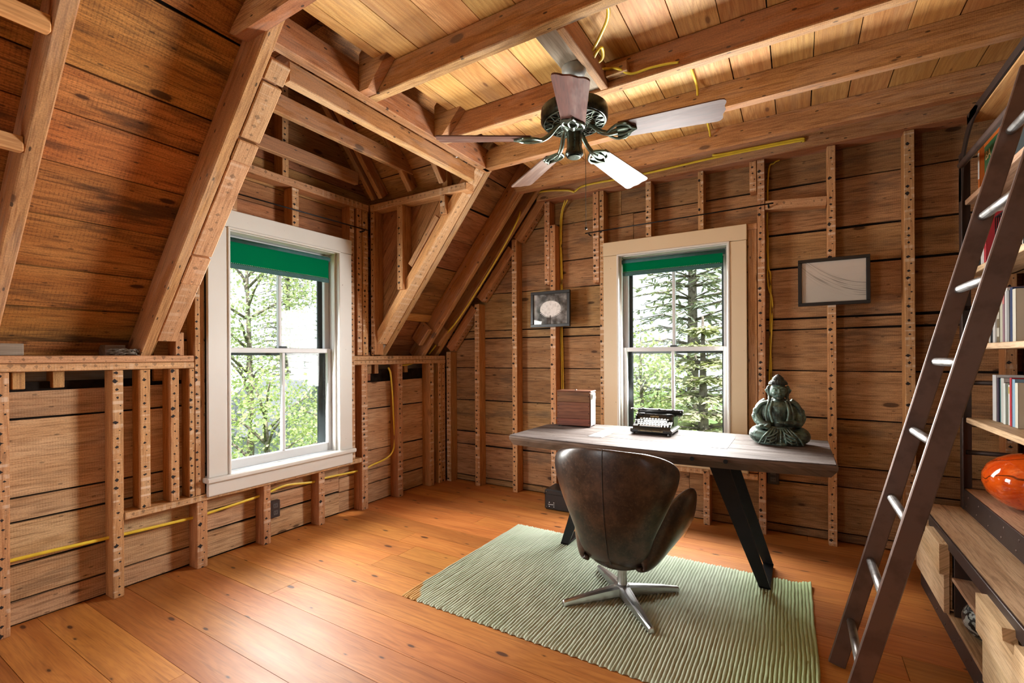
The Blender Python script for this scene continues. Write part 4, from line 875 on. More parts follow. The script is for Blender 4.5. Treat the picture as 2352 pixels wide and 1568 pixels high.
# ------------------------------------------------------------------ bench cabinet
def make_bench():
    r = empty('bench_cabinet', (0.80, 1.4, 0.0), 'low bench cabinet with pale maple drawer fronts and dark steel edges', 'cabinet'); o = r.location
    def bx(nm, lo, hi, mat, ax='y', n=(0, 0, 1), par=None, c=0.002): return abox(nm, par or r, V(lo) - (o if not par else V((0, 0, 0))), V(hi) - (o if not par else V((0, 0, 0))), M[mat], ax, n, c)
    Y0, Y1 = -0.6, 3.362
    ys = [0.572, 0.655, 0.735, 0.84, 1.12]
    for a, b in zip(ys, ys[1:]): plank('top_board', r, V(((a + b) / 2, Y0, 0.428)) - o, V(((a + b) / 2, Y1 - 0.004, 0.428)) - o, b - a - 0.002, 0.026, (0, 0, 1), M['shelf'], 5, 0.0008)
    bx('edge_strip', (0.562, Y0, 0.388), (0.571, Y1, 0.4415), 'iron_dark', n=(-1, 0, 0)); bx('edge_strip', (0.562, Y1 - 0.003, 0.388), (1.12, Y1 + 0.006, 0.4415), 'iron_dark', 'x', (0, 1, 0))
    bx('plinth', (0.566, Y0, 0.002), (0.576, Y1 - 0.03, 0.092), 'iron_dark', n=(-1, 0, 0)); bx('end_panel', (0.58, Y1 - 0.03, 0.002), (1.12, Y1 - 0.02, 0.388), 'iron_dark', 'x', (0, 1, 0))
    bx('back_panel', (1.10, Y0, 0.002), (1.12, Y1 - 0.03, 0.41), 'iron_dark', n=(-1, 0, 0)); bx('bottom_board', (0.564, Y0, 0.092), (1.10, Y1 - 0.03, 0.107), 'shelf')
    for yy in (2.742, 2.20, 1.60, 1.05): bx('divider', (0.578, yy, 0.107), (1.10, yy + 0.010, 0.412), 'iron_dark', 'z', (0, -1, 0))
    for a, b in ((2.21, 2.742), (1.06, 1.60)): bx('shelf', (0.570, a, 0.262), (1.08, b, 0.278), 'shelf')
    g = Geo()
    for k in range(26):
        for z in (0.03, 0.072): g.ball((0.5655, Y1 - 0.08 - k * 0.15 - (0.07 if z > 0.05 else 0), z), 0.006, 8, 4, (0.5, 1, 1))
    g.out('rivets', M['iron'], r, smooth=True, mw=Matrix.Translation(-o))['kind'] = 'stuff'
    for ya, yb in ((2.758, 3.330), (1.615, 2.262)):
        L = yb - ya; m_ = L * 0.46
        d = empty('drawer', (0, 0, 0), parent=r)
        up_ = [(0, 0), (L, 0), (L, 0.132), (m_ + 0.10, 0.132), (m_ + 0.092, 0.096), (m_ + 0.008, 0.096), (m_, 0.132), (0, 0.132)]
        mw = frame(V((0.566, ya, 0.278)) - o, (0, 1, 0), (-1, 0, 0))
        p = [(x, -y) for x, y in up_]
        mw = frame(V((0.566, yb, 0.278)) - o, (0, -1, 0), (-1, 0, 0)); prism('front_board', d, [(x, y) for x, y in [(L - a, b) for a, b in up_]], 0.034, mw, M['drawer'])
        prism('front_board', d, [(0, 0), (L - 0.01, 0), (L - 0.01, 0.168), (0, 0.168)], 0.018, frame(V((0.566, yb - 0.005, 0.108)) - o, (0, -1, 0), (-1, 0, 0)), M['drawer'])
        Geo().box((0.570, ya + 0.02, 0.115), (1.05, yb - 0.02, 0.125)).box((0.568, ya + 0.02, 0.125), (0.580, yb - 0.02, 0.37)).out('tray', M['drawer'], d, mw=Matrix.Translation(-o))
make_bench()
# ------------------------------------------------------------------ bookcase
def make_bookcase():
    r = empty('bookcase', (0.92, 1.4, 0.4425), 'open steel-framed bookcase with plywood-edged oak shelves above the bench', 'bookcase'); o = r.location; T0 = Matrix.Translation(-o)
    Y0, Y1 = -0.6, 3.312
    for yy in (Y1, 1.35):
        Geo().box((0.733, yy, 0.4425), (0.739, yy + 0.045, 2.30)).box((0.733, yy + 0.039, 0.4425), (0.778, yy + 0.045, 2.30)).out('upright', M['iron_dark'], r, mw=T0)
        Geo().box((1.085, yy, 0.4425), (1.12, yy + 0.040, 2.40)).out('upright', M['iron_dark'], r, mw=T0)
        for z in (0.735, 1.10, 1.49, 1.86): tube('brace', r, [V((0.755, yy + 0.036, z)) - o, V((1.09, yy + 0.03, z)) - o], 0.012, M['iron_dark'], 10)
    for z in (0.92, 1.30, 1.677, 2.05):
        s = abox('shelf', r, V((0.748, Y0, z - 0.027)) - o, V((1.09, Y1 + 0.004, z)) - o, M['shelf'], 'y', (0, 0, 1)); e = abox('ply_edge', r, V((0.7335, Y0, z - 0.027)) - o, V((0.7475, Y1 + 0.004, z)) - o, M['ply'], 'y', (0, 0, 1), 0.001)
        ml = s.matrix_local.inverted() @ e.matrix_local; e.parent = s; e.matrix_local = ml
    abox('shelf', r, V((0.745, Y0, 0.530)) - o, V((1.09, Y1 + 0.03, 0.546)) - o, M['shelf'], 'y', (0, 0, 1))
    abox('kick_band', r, V((0.736, Y0, 0.4425)) - o, V((0.745, Y1 + 0.044, 0.548)) - o, M['iron_dark'], 'y', (-1, 0, 0))
    abox('kick_band', r, V((0.745, Y1 + 0.036, 0.4425)) - o, V((1.09, Y1 + 0.044, 0.548)) - o, M['iron_dark'], 'x', (0, 1, 0))
    g = Geo()
    for k in range(24):
        for z in (0.47, 0.52): g.ball((0.7358, Y1 - 0.05 - k * 0.16 - (0.03 if z > 0.5 else 0), z), 0.006, 8, 4, (0.5, 1, 1))
    g.out('rivets', M['iron'], r, smooth=True, mw=T0)['kind'] = 'stuff'
    abox('top_board', r, V((0.745, Y0, 2.405)) - o, V((1.12, Y1 - 0.10, 2.427)) - o, M['ceiling_board'], 'y', (0, 0, -1))
    # steel band: runs along the top edge and bends down into the upright
    pts = [(0.737, Y0, 2.425), (0.737, 2.9, 2.425), (0.737, 3.06, 2.420), (0.737, 3.16, 2.395), (0.737, 3.25, 2.33), (0.737, 3.305, 2.25), (0.737, 3.33, 2.16), (0.737, 3.335, 2.05)]
    sp = smooth_path(pts, 5); vs = []; fs = []
    for i, p in enumerate(sp):
        d = (sp[min(i + 1, len(sp) - 1)] - sp[max(i - 1, 0)]).normalized(); nrm = V((1, 0, 0)).cross(d).normalized()
        w = 0.018 + 0.006 * max(0, min(1, (p.y - 3.0) / 0.2)) * (1 if p.z > 2.2 else 0.6)
        for (a, b) in ((-0.004, -w), (0.004, -w), (0.004, w), (-0.004, w)): vs.append(p + V((a, 0, 0)) + nrm * b)
    for i in range(len(sp) - 1):
        for k in range(4): fs.append((i * 4 + k, i * 4 + (k + 1) % 4, i * 4 + 4 + (k + 1) % 4, i * 4 + 4 + k))
    fs += [(0, 1, 2, 3), tuple(len(vs) - 1 - i for i in range(4))]
    ob = mesh_obj('top_band', vs, fs, M['iron_dark'], r, T0); bm = bmesh.new(); bm.from_mesh(ob.data); bmesh.ops.recalc_face_normals(bm, faces=bm.faces); bm.to_mesh(ob.data); bm.free()
    tube('ladder_rail', r, [V((0.722, Y0, 2.218)) - o, V((0.722, 3.262, 2.218)) - o], 0.0155, M['iron'], 14)
make_bookcase()
# ------------------------------------------------------------------ things on the desk
def make_typewriter():
    r = empty('typewriter', (-0.818, 3.19, 0.7365), 'black portable typewriter on the desk before the window', 'typewriter', rz=math.radians(0.5)); K = plain('typewriter_enamel', (0.013, 0.017, 0.016), 0.25, 0, 0.6); kc = plain('key_glass', (0.55, 0.56, 0.54), 0.3)
    ch = M['alu']
    g = Geo(); g.box((-0.135, -0.125, 0.012), (0.135, 0.125, 0.036), 0.006); g.out('base', K, r)
    for sx in (-1, 1):
        for sy in (-1, 1): lathe('foot', r, [(0.0001, 0), (0.014, 0), (0.012, 0.014), (0.0001, 0.014)], K, 12, Matrix.Translation((sx * 0.115, sy * 0.105, 0)))
    # body: wedge in side view (y, z)
    side = [(-0.108, 0.034), (0.105, 0.034), (0.105, 0.105), (0.02, 0.122), (-0.005, 0.122), (-0.018, 0.090), (-0.098, 0.052)]
    mw = frame((-0.122, 0, 0), (0, 1, 0), (1, 0, 0)); prism('body', r, [(y, z) for y, z in side], 0.244, mw, K)
    for sx in (-1, 1): Geo().box((sx * 0.121 - 0.005, -0.03, 0.05), (sx * 0.121 + 0.005, 0.10, 0.112), 0.004).out('side_plate', K, r)
    ky = Geo(); ym = 0
    for row in range(4):
        y = -0.090 + row * 0.0175; z = 0.066 + row * 0.0095; n = 10 if row < 3 else 10
        for k in range(n):
            x = -0.090 + k * 0.0195 + (0.005, 0.0, -0.004, 0.006)[row]
            o = lathe('key', r, [(0.0001, -0.004), (0.0072, -0.004), (0.0078, -0.001), (0.0070, 0.0012), (0.0001, 0.0016)], kc, 10, Matrix.Translation((x, y, z)) @ Matrix.Rotation(math.radians(22), 4, 'X'))
            tube('key_stem', o, [(0, 0, -0.003), (0, 0.002, -0.016)], 0.0012, K, 5)
    for x, y, z in ((-0.112, -0.055, 0.085), (0.108, -0.085, 0.070), (0.108, -0.066, 0.080)): lathe('key', r, [(0.0001, -0.004), (0.0085, -0.004), (0.0085, 0.001), (0.0001, 0.0015)], kc, 10, Matrix.Translation((x, y, z)))
    Geo().box((-0.075, -0.1085, 0.050), (0.062, -0.1005, 0.060), 0.003).out('space_bar', ch, r)
    # carriage, platen, knobs, return lever
    g = Geo(); g.box((-0.125, 0.035, 0.112), (0.165, 0.095, 0.122), 0.003).box((-0.12, 0.085, 0.120), (0.16, 0.098, 0.134), 0.003); g.out('carriage', K, r)
    tube('platen', r, [(-0.115, 0.055, 0.136), (0.150, 0.055, 0.136)], 0.0165, M['black_vinyl'], 18)
    for x in (-0.13, 0.152): tube('platen_knob', r, [(x, 0.055, 0.136), (x + 0.016, 0.055, 0.136)], 0.0165, K, 16)
    tube('paper_bail', r, [(-0.105, 0.034, 0.150), (0.150, 0.034, 0.150)], 0.0022, ch, 8)
    for x in (-0.09, 0.02, 0.11): Geo().box((x - 0.008, 0.028, 0.142), (x + 0.008, 0.042, 0.156), 0.003).out('bail_roller', K, r)
    tube('return_lever', r, smooth_path([(-0.118, 0.045, 0.140), (-0.150, 0.030, 0.150), (-0.165, 0.015, 0.152), (-0.160, 0.0, 0.150)], 5), 0.0028, ch, 8)
    for sx in (-1, 1): tube('ribbon_spool', r, [(sx * 0.09, 0.0, 0.118), (sx * 0.09, 0.0, 0.1265)], 0.021, K, 18)
    lettering('lettering', r, 'CORONA', 0.013, (0.0, -0.0145, 0.106), (1, 0, 0), (0, -0.92, 0.39), M['gold_print'])
    lettering('lettering', r, 'L C SMITH & CORONA TYPEWRITERS INC', 0.0085, (0.0, -0.1256, 0.0245), (1, 0, 0), (0, -1, 0), M['gold_print'])
make_typewriter()
def make_box():
    r = empty('wooden_box', (-1.404, 3.225, 0.736), 'upright dark mahogany box with brass screws on the desk corner', 'wooden box', rz=math.radians(6)); w, d, h = 0.255, 0.13, 0.255
    Geo().box((-w / 2 + 0.004, -d / 2 + 0.006, 0.006), (w / 2 - 0.004, d / 2, h - 0.006), 0.002).out('carcass', M['box_wood'], r)
    for a, b in ((0.008, 0.058), (0.0605, 0.178), (0.180, h - 0.003)): abox('panel', r, (-w / 2, -d / 2 - 0.002, a), (w / 2 - 0.006, -d / 2 + 0.010, b), M['box_wood'], 'x', (0, -1, 0), 0.0015)
    abox('lid', r, (-w / 2 - 0.002, -d / 2 - 0.003, h - 0.003), (w / 2 + 0.002, d / 2 + 0.002, h + 0.007), M['box_wood'], 'x', (0, 0, 1), 0.002)
    for sx in (-1, 1):
        for sy in (-1, 1): Geo().box((sx * 0.115 - 0.008, sy * 0.052 - 0.008, 0), (sx * 0.115 + 0.008, sy * 0.052 + 0.008, 0.008)).out('foot', M['black_vinyl'], r)
    for x in (-0.119, 0.113):
        for z in (0.032, 0.10, 0.15, 0.222): tube('screw', r, [(x, -d / 2 - 0.0035, z), (x, -d / 2, z)], 0.003, M['hole'], 8)
    tube('latch', r, [(0.0, -0.01, h + 0.007), (0.0, -0.01, h + 0.014)], 0.008, M['rivet'], 10)
    Geo().box((w / 2 - 0.002, -d / 2 + 0.004, 0.012), (w / 2 + 0.0015, d / 2 - 0.008, h - 0.012), 0.001).out('side_lining', M['paper'], r)
    vs = []; fs = []
    for i in range(5):
        for j in range(4): vs.append((w / 2 + 0.003 + 0.012 * i / 4 + 0.004 * math.sin(j * 2 + i), -0.05 + 0.022 * j, h - 0.004 - 0.012 * i - (0.006 if (i + j) % 2 else 0)))
    for i in range(4):
        for j in range(3): a = i * 4 + j; fs.append((a, a + 1, a + 5, a + 4))
    o = mesh_obj('torn_paper', vs, fs, M['paper'], r); md = o.modifiers.new('s', 'SOLIDIFY'); md.thickness = 0.001
    tube('strap', r, smooth_path([(-w / 2 - 0.002, 0.0, 0.085), (-w / 2 - 0.014, -0.005, 0.062), (-w / 2 - 0.022, -0.01, 0.045), (-w / 2 - 0.010, -0.01, 0.036), (-w / 2 - 0.001, -0.005, 0.042)], 5), 0.0045, M['black_vinyl'], 8)
make_box()
def buddha_mat():
    s = NT('verdigris_bronze'); P = s.coords(rnd=False); n = s.noise(P, 16.0, 5.0, 0.7); n2 = s.noise(P, 60.0, 3.0); g = s.n('ShaderNodeNewGeometry')
    c = s.mix(s.step(n, 0.40, 0.62), (0.026, 0.034, 0.030), (0.105, 0.175, 0.145)); c = s.mix(s.math('MULTIPLY', s.step(n2, 0.5, 0.75), 0.35), c, (0.20, 0.17, 0.085))
    c = s.mix(s.math('MULTIPLY', s.step(g.outputs['Pointiness'], 0.50, 0.56), 0.55), c, (0.22, 0.31, 0.25))
    s.bsdf(c, s.math('MULTIPLY_ADD', n2, 0.2, 0.34), 0.35, 0.5, s.bump(n2, 0.2, 0.002)); return s.m
def make_buddha():
    B = buddha_mat(); r = empty('buddha_statue', (-0.098, 3.175, 0.7365), 'seated bronze Buddha statue with green patina on the desk', 'statue', rz=math.radians(8)); g = Geo()
    # front is -y; total height 0.40
    g.ball((0, 0.015, 0.045), 0.1, 20, 12, (1.05, 0.80, 0.42))
    for sx in (1, -1):
        g.tube(smooth_path([(0.045 * sx, 0.03, 0.07), (0.105 * sx, -0.005, 0.055), (0.112 * sx, -0.055, 0.045), (0.06 * sx, -0.085, 0.040), (-0.03 * sx, -0.085, 0.036 + 0.012 * sx)], 6), [0.045, 0.045, 0.045, 0.045, 0.044, 0.044, 0.043, 0.043, 0.042, 0.042, 0.041, 0.040, 0.039, 0.038, 0.036, 0.035, 0.034, 0.034, 0.033, 0.032, 0.031, 0.030, 0.028, 0.026, 0.024], 14)
        g.ball((0.095 * sx, -0.035, 0.045), 0.048, 16, 10, (1.0, 1.1, 0.92))
        # arms and sleeves
        pts = smooth_path([(0.055 * sx, 0.022, 0.232), (0.088 * sx, 0.02, 0.205), (0.104 * sx, 0.005, 0.155), (0.098 * sx, -0.035, 0.118), (0.060 * sx, -0.072, 0.125 if sx > 0 else 0.105), (0.028 * sx if sx > 0 else -0.075, -0.095, 0.128 if sx > 0 else 0.098)], 5)
        g.tube(pts, [0.032 - 0.020 * (i / (len(pts) - 1)) ** 1.5 for i in range(len(pts))], 12)
        # hanging robe at the shoulder and elbow
        p2 = smooth_path([(0.050 * sx, -0.01, 0.240), (0.090 * sx, 0.0, 0.222), (0.118 * sx, 0.0, 0.175), (0.118 * sx, -0.005, 0.13), (0.100 * sx, -0.02, 0.098)], 5); g.tube(p2, [0.012 + 0.010 * math.sin(math.pi * i / (len(p2) - 1)) for i in range(len(p2))], 10, flat=0.7)
        for kx, kz in ((0.120, 0.155), (0.112, 0.125), (0.124, 0.185)): g.ball((kx * sx, 0.0, kz), 0.012, 8, 6, (0.8, 1.6, 1.2))
        # robe edge on the chest
        g.tube(smooth_path([(0.034 * sx, -0.028, 0.245), (0.045 * sx, -0.050, 0.205), (0.046 * sx, -0.062, 0.165), (0.035 * sx, -0.068, 0.125)], 5), 0.008, 8)
        g.tube(smooth_path([(0.050 * sx, -0.025, 0.245), (0.064 * sx, -0.042, 0.205), (0.070 * sx, -0.050, 0.16), (0.062 * sx, -0.055, 0.12)], 5), 0.0055, 8)
        # long ears with earrings
        g.tube(smooth_path([(0.042 * sx, 0.008, 0.330), (0.052 * sx, 0.006, 0.318), (0.050 * sx, 0.004, 0.292), (0.044 * sx, 0.0, 0.268)], 4), [0.010] * 4 + [0.009] * 5 + [0.008] * 4, 8)
        g.tube(smooth_path([(0.048 * sx, 0.006, 0.288), (0.058 * sx, 0.006, 0.294), (0.061 * sx, 0.006, 0.302)], 4), 0.0055, 8)
        g.ball((0.063 * sx, 0.006, 0.307), 0.0065, 8, 6)
        g.tube(smooth_path([(0.044 * sx, 0.0, 0.27), (0.046 * sx, -0.012, 0.252), (0.050 * sx, -0.018, 0.236)], 4), 0.009, 8)
    # robe mass, torso, neck, head
    g.lathe([(0.0001, 0.05), (0.098, 0.06), (0.106, 0.10), (0.109, 0.145), (0.106, 0.18), (0.094, 0.215), (0.066, 0.243), (0.040, 0.256), (0.026, 0.262), (0.0001, 0.265)], 28, Matrix.Translation((0, 0.022, 0)) @ Matrix.Diagonal((1, 0.52, 1, 1)))
    pr = [(0.0001, 0.06), (0.066, 0.07), (0.064, 0.10), (0.066, 0.14), (0.074, 0.19), (0.074, 0.215), (0.058, 0.238), (0.030, 0.250), (0.024, 0.262), (0.024, 0.275), (0.0001, 0.28)]
    g.lathe(pr, 24, Matrix.Translation((0, -0.002, 0)) @ Matrix.Diagonal((0.78, 0.80, 1, 1)))
    g.ball((0, -0.004, 0.302), 0.046, 24, 16, (1.0, 1.0, 1.10)); g.ball((0, -0.014, 0.276), 0.034, 18, 10, (1.02, 0.95, 0.72))
    # face
    g.tube([(0, -0.0495, 0.317), (0, -0.0555, 0.297)], [0.0038, 0.0070], 8); g.ball((0, -0.0535, 0.2955), 0.0072, 8, 6, (1.1, 0.8, 0.7))
    for sx in (1, -1):
        g.tube(smooth_path([(0.006 * sx, -0.0495, 0.319), (0.018 * sx, -0.0475, 0.325), (0.033 * sx, -0.0375, 0.318)], 4), 0.0028, 6); g.ball((0.0175 * sx, -0.0440, 0.309), 0.0085, 10, 6, (1.2, 0.7, 0.6)); g.ball((0.020 * sx, -0.036, 0.292), 0.014, 10, 6, (1, 0.8, 1))
    g.ball((0, -0.0485, 0.2835), 0.0082, 10, 6, (1.5, 0.6, 0.38)); g.ball((0, -0.0470, 0.2780), 0.0080, 10, 6, (1.2, 0.6, 0.40)); g.ball((0, -0.038, 0.263), 0.010, 10, 6, (1.2, 0.9, 0.8)); g.ball((0, -0.0468, 0.331), 0.0035, 8, 5)
    # hands: one flat in the lap, one on the knee holding a small bowl; five fingers each
    def hand(c, d, side, curl):
        c = V(c); d = V(d).normalized(); s = d.cross(V((0, 0, 1))).normalized()
        g.ball(c, 0.016, 12, 8, (1.15, 1.0, 0.55))
        for k, (off, L) in enumerate(((-0.010, 0.026), (-0.0035, 0.031), (0.0035, 0.030), (0.010, 0.024))):
            a = c + d * 0.010 + s * off; b = a + d * L * 0.55 + V((0, 0, 0.001)); e = b + d * L * 0.45 + V((0, 0, curl)); g.tube([a, b, e], [0.0042, 0.0040, 0.0032], 7)
        a = c + s * 0.012 * side; g.tube([a, a + s * 0.007 * side + d * 0.010 + V((0, 0, 0.004)), a + d * 0.020 + V((0, 0, 0.008)) + s * 0.004 * side], [0.0045, 0.0042, 0.0034], 7)
    hand((0.020, -0.098, 0.128), (-1, -0.15, -0.02), 1, 0.003); hand((-0.088, -0.100, 0.100), (-0.55, -0.8, 0.05), -1, 0.006)
    g.ball((-0.098, -0.108, 0.112), 0.012, 10, 6, (1.2, 1.2, 0.5))
    # drapery over the crossed legs
    for k in range(9):
        a = -0.09 + k * 0.0225; g.tube(smooth_path([(a * 0.45, -0.078, 0.094), (a * 0.75, -0.108, 0.070), (a * 1.05, -0.116, 0.038), (a * 1.22, -0.112, 0.008)], 5), 0.0052, 7)
    for sx in (1, -1):
        for q in (0.0, 0.018, 0.036): g.tube(smooth_path([(0.015 * sx, -0.112, 0.075 - q), (0.055 * sx, -0.122, 0.052 - q), (0.098 * sx, -0.096, 0.045 - q * 0.6), (0.134 * sx, -0.045, 0.058 - q * 0.5)], 5), 0.0045, 7)
    g.tube(smooth_path([(-0.06, -0.062, 0.098), (0, -0.085, 0.094), (0.06, -0.062, 0.098)], 5), 0.007, 8)
    ob = [(0.128 * math.cos(a) , 0.0 + 0.118 * math.sin(a) + (-0.006 * math.sin(7 * a))) for a in [2 * math.pi * k / 40 for k in range(40)]]
    vs = [(x, y, 0.0) for x, y in ob] + [(x * 1.0, y * 1.0, 0.010) for x, y in ob] + [(x * 0.9, y * 0.9, 0.018) for x, y in ob]
    fs = [tuple(range(40))[::-1], tuple(range(80, 120))] + [(i, (i + 1) % 40, 40 + (i + 1) % 40, 40 + i) for i in range(40)] + [(40 + i, 40 + (i + 1) % 40, 80 + (i + 1) % 40, 80 + i) for i in range(40)]
    g.add(vs, fs)
    o = g.out('body', B, r, smooth=True); md = o.modifiers.new('r', 'REMESH'); md.mode = 'VOXEL'; md.voxel_size = 0.0019; md.use_smooth_shade = True; ms = o.modifiers.new('s', 'SMOOTH'); ms.factor = 0.5; ms.iterations = 1
    HM = plain('dark_bronze_hair', (0.030, 0.033, 0.030), 0.42, 0.4, 0.5, col2=(0.06, 0.085, 0.07))
    h = Geo()            # hair dome and curls
    h.lathe([(0.0440, 0.338), (0.0462, 0.345), (0.0440, 0.354), (0.0385, 0.362), (0.030, 0.368), (0.0265, 0.374), (0.0235, 0.383), (0.0165, 0.391), (0.0095, 0.396), (0.0001, 0.403)], 22, Matrix.Translation((0, 0.003, 0)))
    for j in range(9):
        zz = 0.342 + j * 0.0064; rr = (0.0470, 0.0465, 0.0435, 0.0375, 0.0300, 0.0268, 0.0235, 0.0175, 0.0105)[j]; n = max(8, int(2 * math.pi * rr / 0.0075))
        for k in range(n):
            a = 2 * math.pi * (k + 0.5 * (j % 2)) / n
            if j == 0 and math.sin(a) < -0.2: zz2 = zz + 0.002
            else: zz2 = zz
            h.ball((rr * math.cos(a), 0.003 + rr * math.sin(a), zz2), 0.0036, 6, 4)
    o = h.out('hair_curls', HM, r, smooth=True); o['kind'] = 'stuff'
make_buddha()
# ------------------------------------------------------------------ pictures
def flower_mat():
    s = NT('flower_photograph_print'); tc = s.n('ShaderNodeTexCoord'); P = tc.outputs['Object']; sp = s.n('ShaderNodeSeparateXYZ'); s.link(P, sp.inputs[0]); x, y = sp.outputs[0], sp.outputs[1]
    bg = s.step(s.noise(P, 16.0, 2.0), 0.35, 0.75, 0.02, 0.30); bg = s.math('ADD', bg, s.step(x, -0.12, -0.15, 0.0, 0.22))
    an = s.math('ARCTAN2', s.math('SUBTRACT', y, -0.02), x)
    jag = s.math('MULTIPLY', s.math('SINE', s.math('MULTIPLY', an, 38.0)), 0.10)
    d = s.math('SQRT', s.math('ADD', s.math('POWER', s.math('DIVIDE', x, 0.105), 2.0), s.math('POWER', s.math('DIVIDE', s.math('SUBTRACT', y, 0.002), 0.074), 2.0)))
    low = s.step(y, -0.01, -0.03); fl = s.step(s.math('ADD', d, s.math('MULTIPLY', jag, low)), 1.0, 0.93)
    fl = s.math('MULTIPLY', fl, s.step(s.noise(P, 60.0, 2.0), 0.25, 0.6, 0.70, 0.95))
    v = s.math('MAXIMUM', bg, fl); stem = s.math('MULTIPLY', s.step(s.math('ABSOLUTE', x), 0.008, 0.006), s.step(y, -0.05, -0.06)); v = s.math('MULTIPLY', v, s.math('SUBTRACT', 1.0, s.math('MULTIPLY', stem, 0.8)))
    c = s.n('ShaderNodeCombineColor'); s.link(v, c.inputs[0]); s.link(v, c.inputs[1]); s.link(v, c.inputs[2]); s.bsdf(c.outputs[0], 0.5, 0, 0.3); return s.m
def waves_mat():
    s = NT('wind_lines_print'); tc = s.n('ShaderNodeTexCoord'); P = tc.outputs['Object']; sp = s.n('ShaderNodeSeparateXYZ'); s.link(P, sp.inputs[0]); x, y = sp.outputs[0], sp.outputs[1]
    curve = s.math('ADD', s.math('MULTIPLY', x, -0.28), s.math('MULTIPLY', s.math('POWER', s.math('SUBTRACT', x, 0.10), 2.0), 1.4)); t = s.math('SUBTRACT', y, curve)
    lines = s.noise(s.vmath('MULTIPLY', (0, 0, 0), (1, 1, 1)), 1.0) if False else None
    cv = s.n('ShaderNodeCombineXYZ'); s.put(cv.inputs[0], s.math('MULTIPLY', x, 5.0)); s.put(cv.inputs[1], s.math('MULTIPLY', t, 130.0)); n = s.noise(cv.outputs[0], 1.0, 2.0)
    band = s.math('MULTIPLY', s.step(t, 0.045, 0.015), s.step(t, -0.10, -0.03)); k = s.math('MULTIPLY', s.step(n, 0.50, 0.66), band)
    c = s.mix(s.step(y, -0.1, 0.1), (0.50, 0.49, 0.45), (0.60, 0.57, 0.52)); c = s.mix(s.math('MULTIPLY', k, 0.8), c, (0.16, 0.155, 0.14)); c = s.mix(s.math('MULTIPLY', s.step(s.math('ABSOLUTE', s.math('SUBTRACT', t, 0.02)), 0.004, 0.001), 0.55), c, (0.12, 0.12, 0.11)); s.bsdf(c, 0.5, 0, 0.3); return s.m
def picture(name, label, x0, x1, z0, z1, fw, mat, lean):
    w, h = x1 - x0, z1 - z0; r = empty(name, ((x0 + x1) / 2, YB - 0.004, (z0 + z1) / 2), label, 'picture'); T0 = frame((0, -0.004, 0), (1, 0, 0), (0, -1, 0))
    r.rotation_euler = (math.radians(lean), 0, 0)
    for a, b, ax in (((-w / 2, -h / 2), (w / 2, -h / 2 + fw), 0), ((-w / 2, h / 2 - fw), (w / 2, h / 2), 0), ((-w / 2, -h / 2 + fw), (-w / 2 + fw, h / 2 - fw), 1), ((w / 2 - fw, -h / 2 + fw), (w / 2, h / 2 - fw), 1)):
        Geo().box((a[0], a[1], 0), (b[0], b[1], 0.024), 0.002).out('frame_bar', M['frame_black'], r, mw=T0)
    Geo().box((-w / 2 + fw, -h / 2 + fw, 0.002), (w / 2 - fw, h / 2 - fw, 0.010), 0.0005).out('print', mat, r, mw=T0)
    Geo().box((-w / 2 + fw, -h / 2 + fw, 0.0115), (w / 2 - fw, h / 2 - fw, 0.0135), 0.0003).out('glazing', M['picture_glass'], r, mw=T0)
picture('framed_picture', 'small black-framed photograph of a white flower, left of the window', -2.036, -1.656, 1.505, 1.820, 0.026, flower_mat(), -1.0)
picture('framed_picture', 'black-framed pale print of sweeping lines, right of the window', 0.005, 0.392, 1.572, 1.880, 0.021, waves_mat(), -1.0)
# ------------------------------------------------------------------ outlets, rods, case, nest
def outlet(label, loc, n, group='brown wall outlets'):
    r = empty('wall_outlet', loc, label, 'outlet', group); ex = V((0, 0, 1)).cross(V(n)); T0 = frame((0, 0, 0), ex, n)
    Geo().box((-0.036, -0.058, -0.03), (0.036, 0.058, 0.004), 0.003).out('plate', M['outlet'], r, mw=T0)
    for s in (-1, 1):
        Geo().box((-0.017, s * 0.024 - 0.015, 0.003), (0.017, s * 0.024 + 0.015, 0.007), 0.003).out('socket', plain('outlet_face', (0.09, 0.085, 0.09), 0.35) if 'outlet_face' not in bpy.data.materials else bpy.data.materials['outlet_face'], r, mw=T0)
        Geo().box((-0.008, s * 0.024 - 0.004, 0.006), (-0.005, s * 0.024 + 0.006, 0.0075), 0.0003).box((0.005, s * 0.024 - 0.004, 0.006), (0.008, s * 0.024 + 0.006, 0.0075), 0.0003).out('slots', M['outlet_slot'], r, mw=T0)
outlet('brown duplex outlet below the white dormer window', (-3.105, 1.930, 0.20), (1, 0, 0))
outlet('brown duplex outlet low on the wall behind the chair back', (-1.762, 3.755, 0.395), (0, -1, 0))
outlet('brown duplex outlet under the Buddha end of the desk', (-0.150, 3.755, 0.405), (0, -1, 0))
def rod(label, a, b, nin):
    a = V(a); b = V(b); r = empty('curtain_rod', (a + b) / 2, label, 'curtain rod', 'thin black curtain rods'); o = r.location; d = (b - a).normalized(); nin = V(nin)
    tube('rod', r, [a - o - d * 0.03, b - o + d * 0.03], 0.0048, M['black_rod'], 8)
    for p in (a, b): tube('bracket', r, smooth_path([p - o - nin * 0.055 - V((0, 0, 0.012)), p - o - nin * 0.03 - V((0, 0, 0.014)), p - o - V((0, 0, 0.010))], 3), 0.006, M['black_rod'], 8)
rod('thin black curtain rod above the white dormer window', (-2.985, 1.47, 2.275), (-2.985, 2.628, 2.283), (1, 0, 0))
rod('thin black curtain rod above the cream-cased window', (-1.47, 3.652, 2.268), (-0.165, 3.652, 2.282), (0, -1, 0))
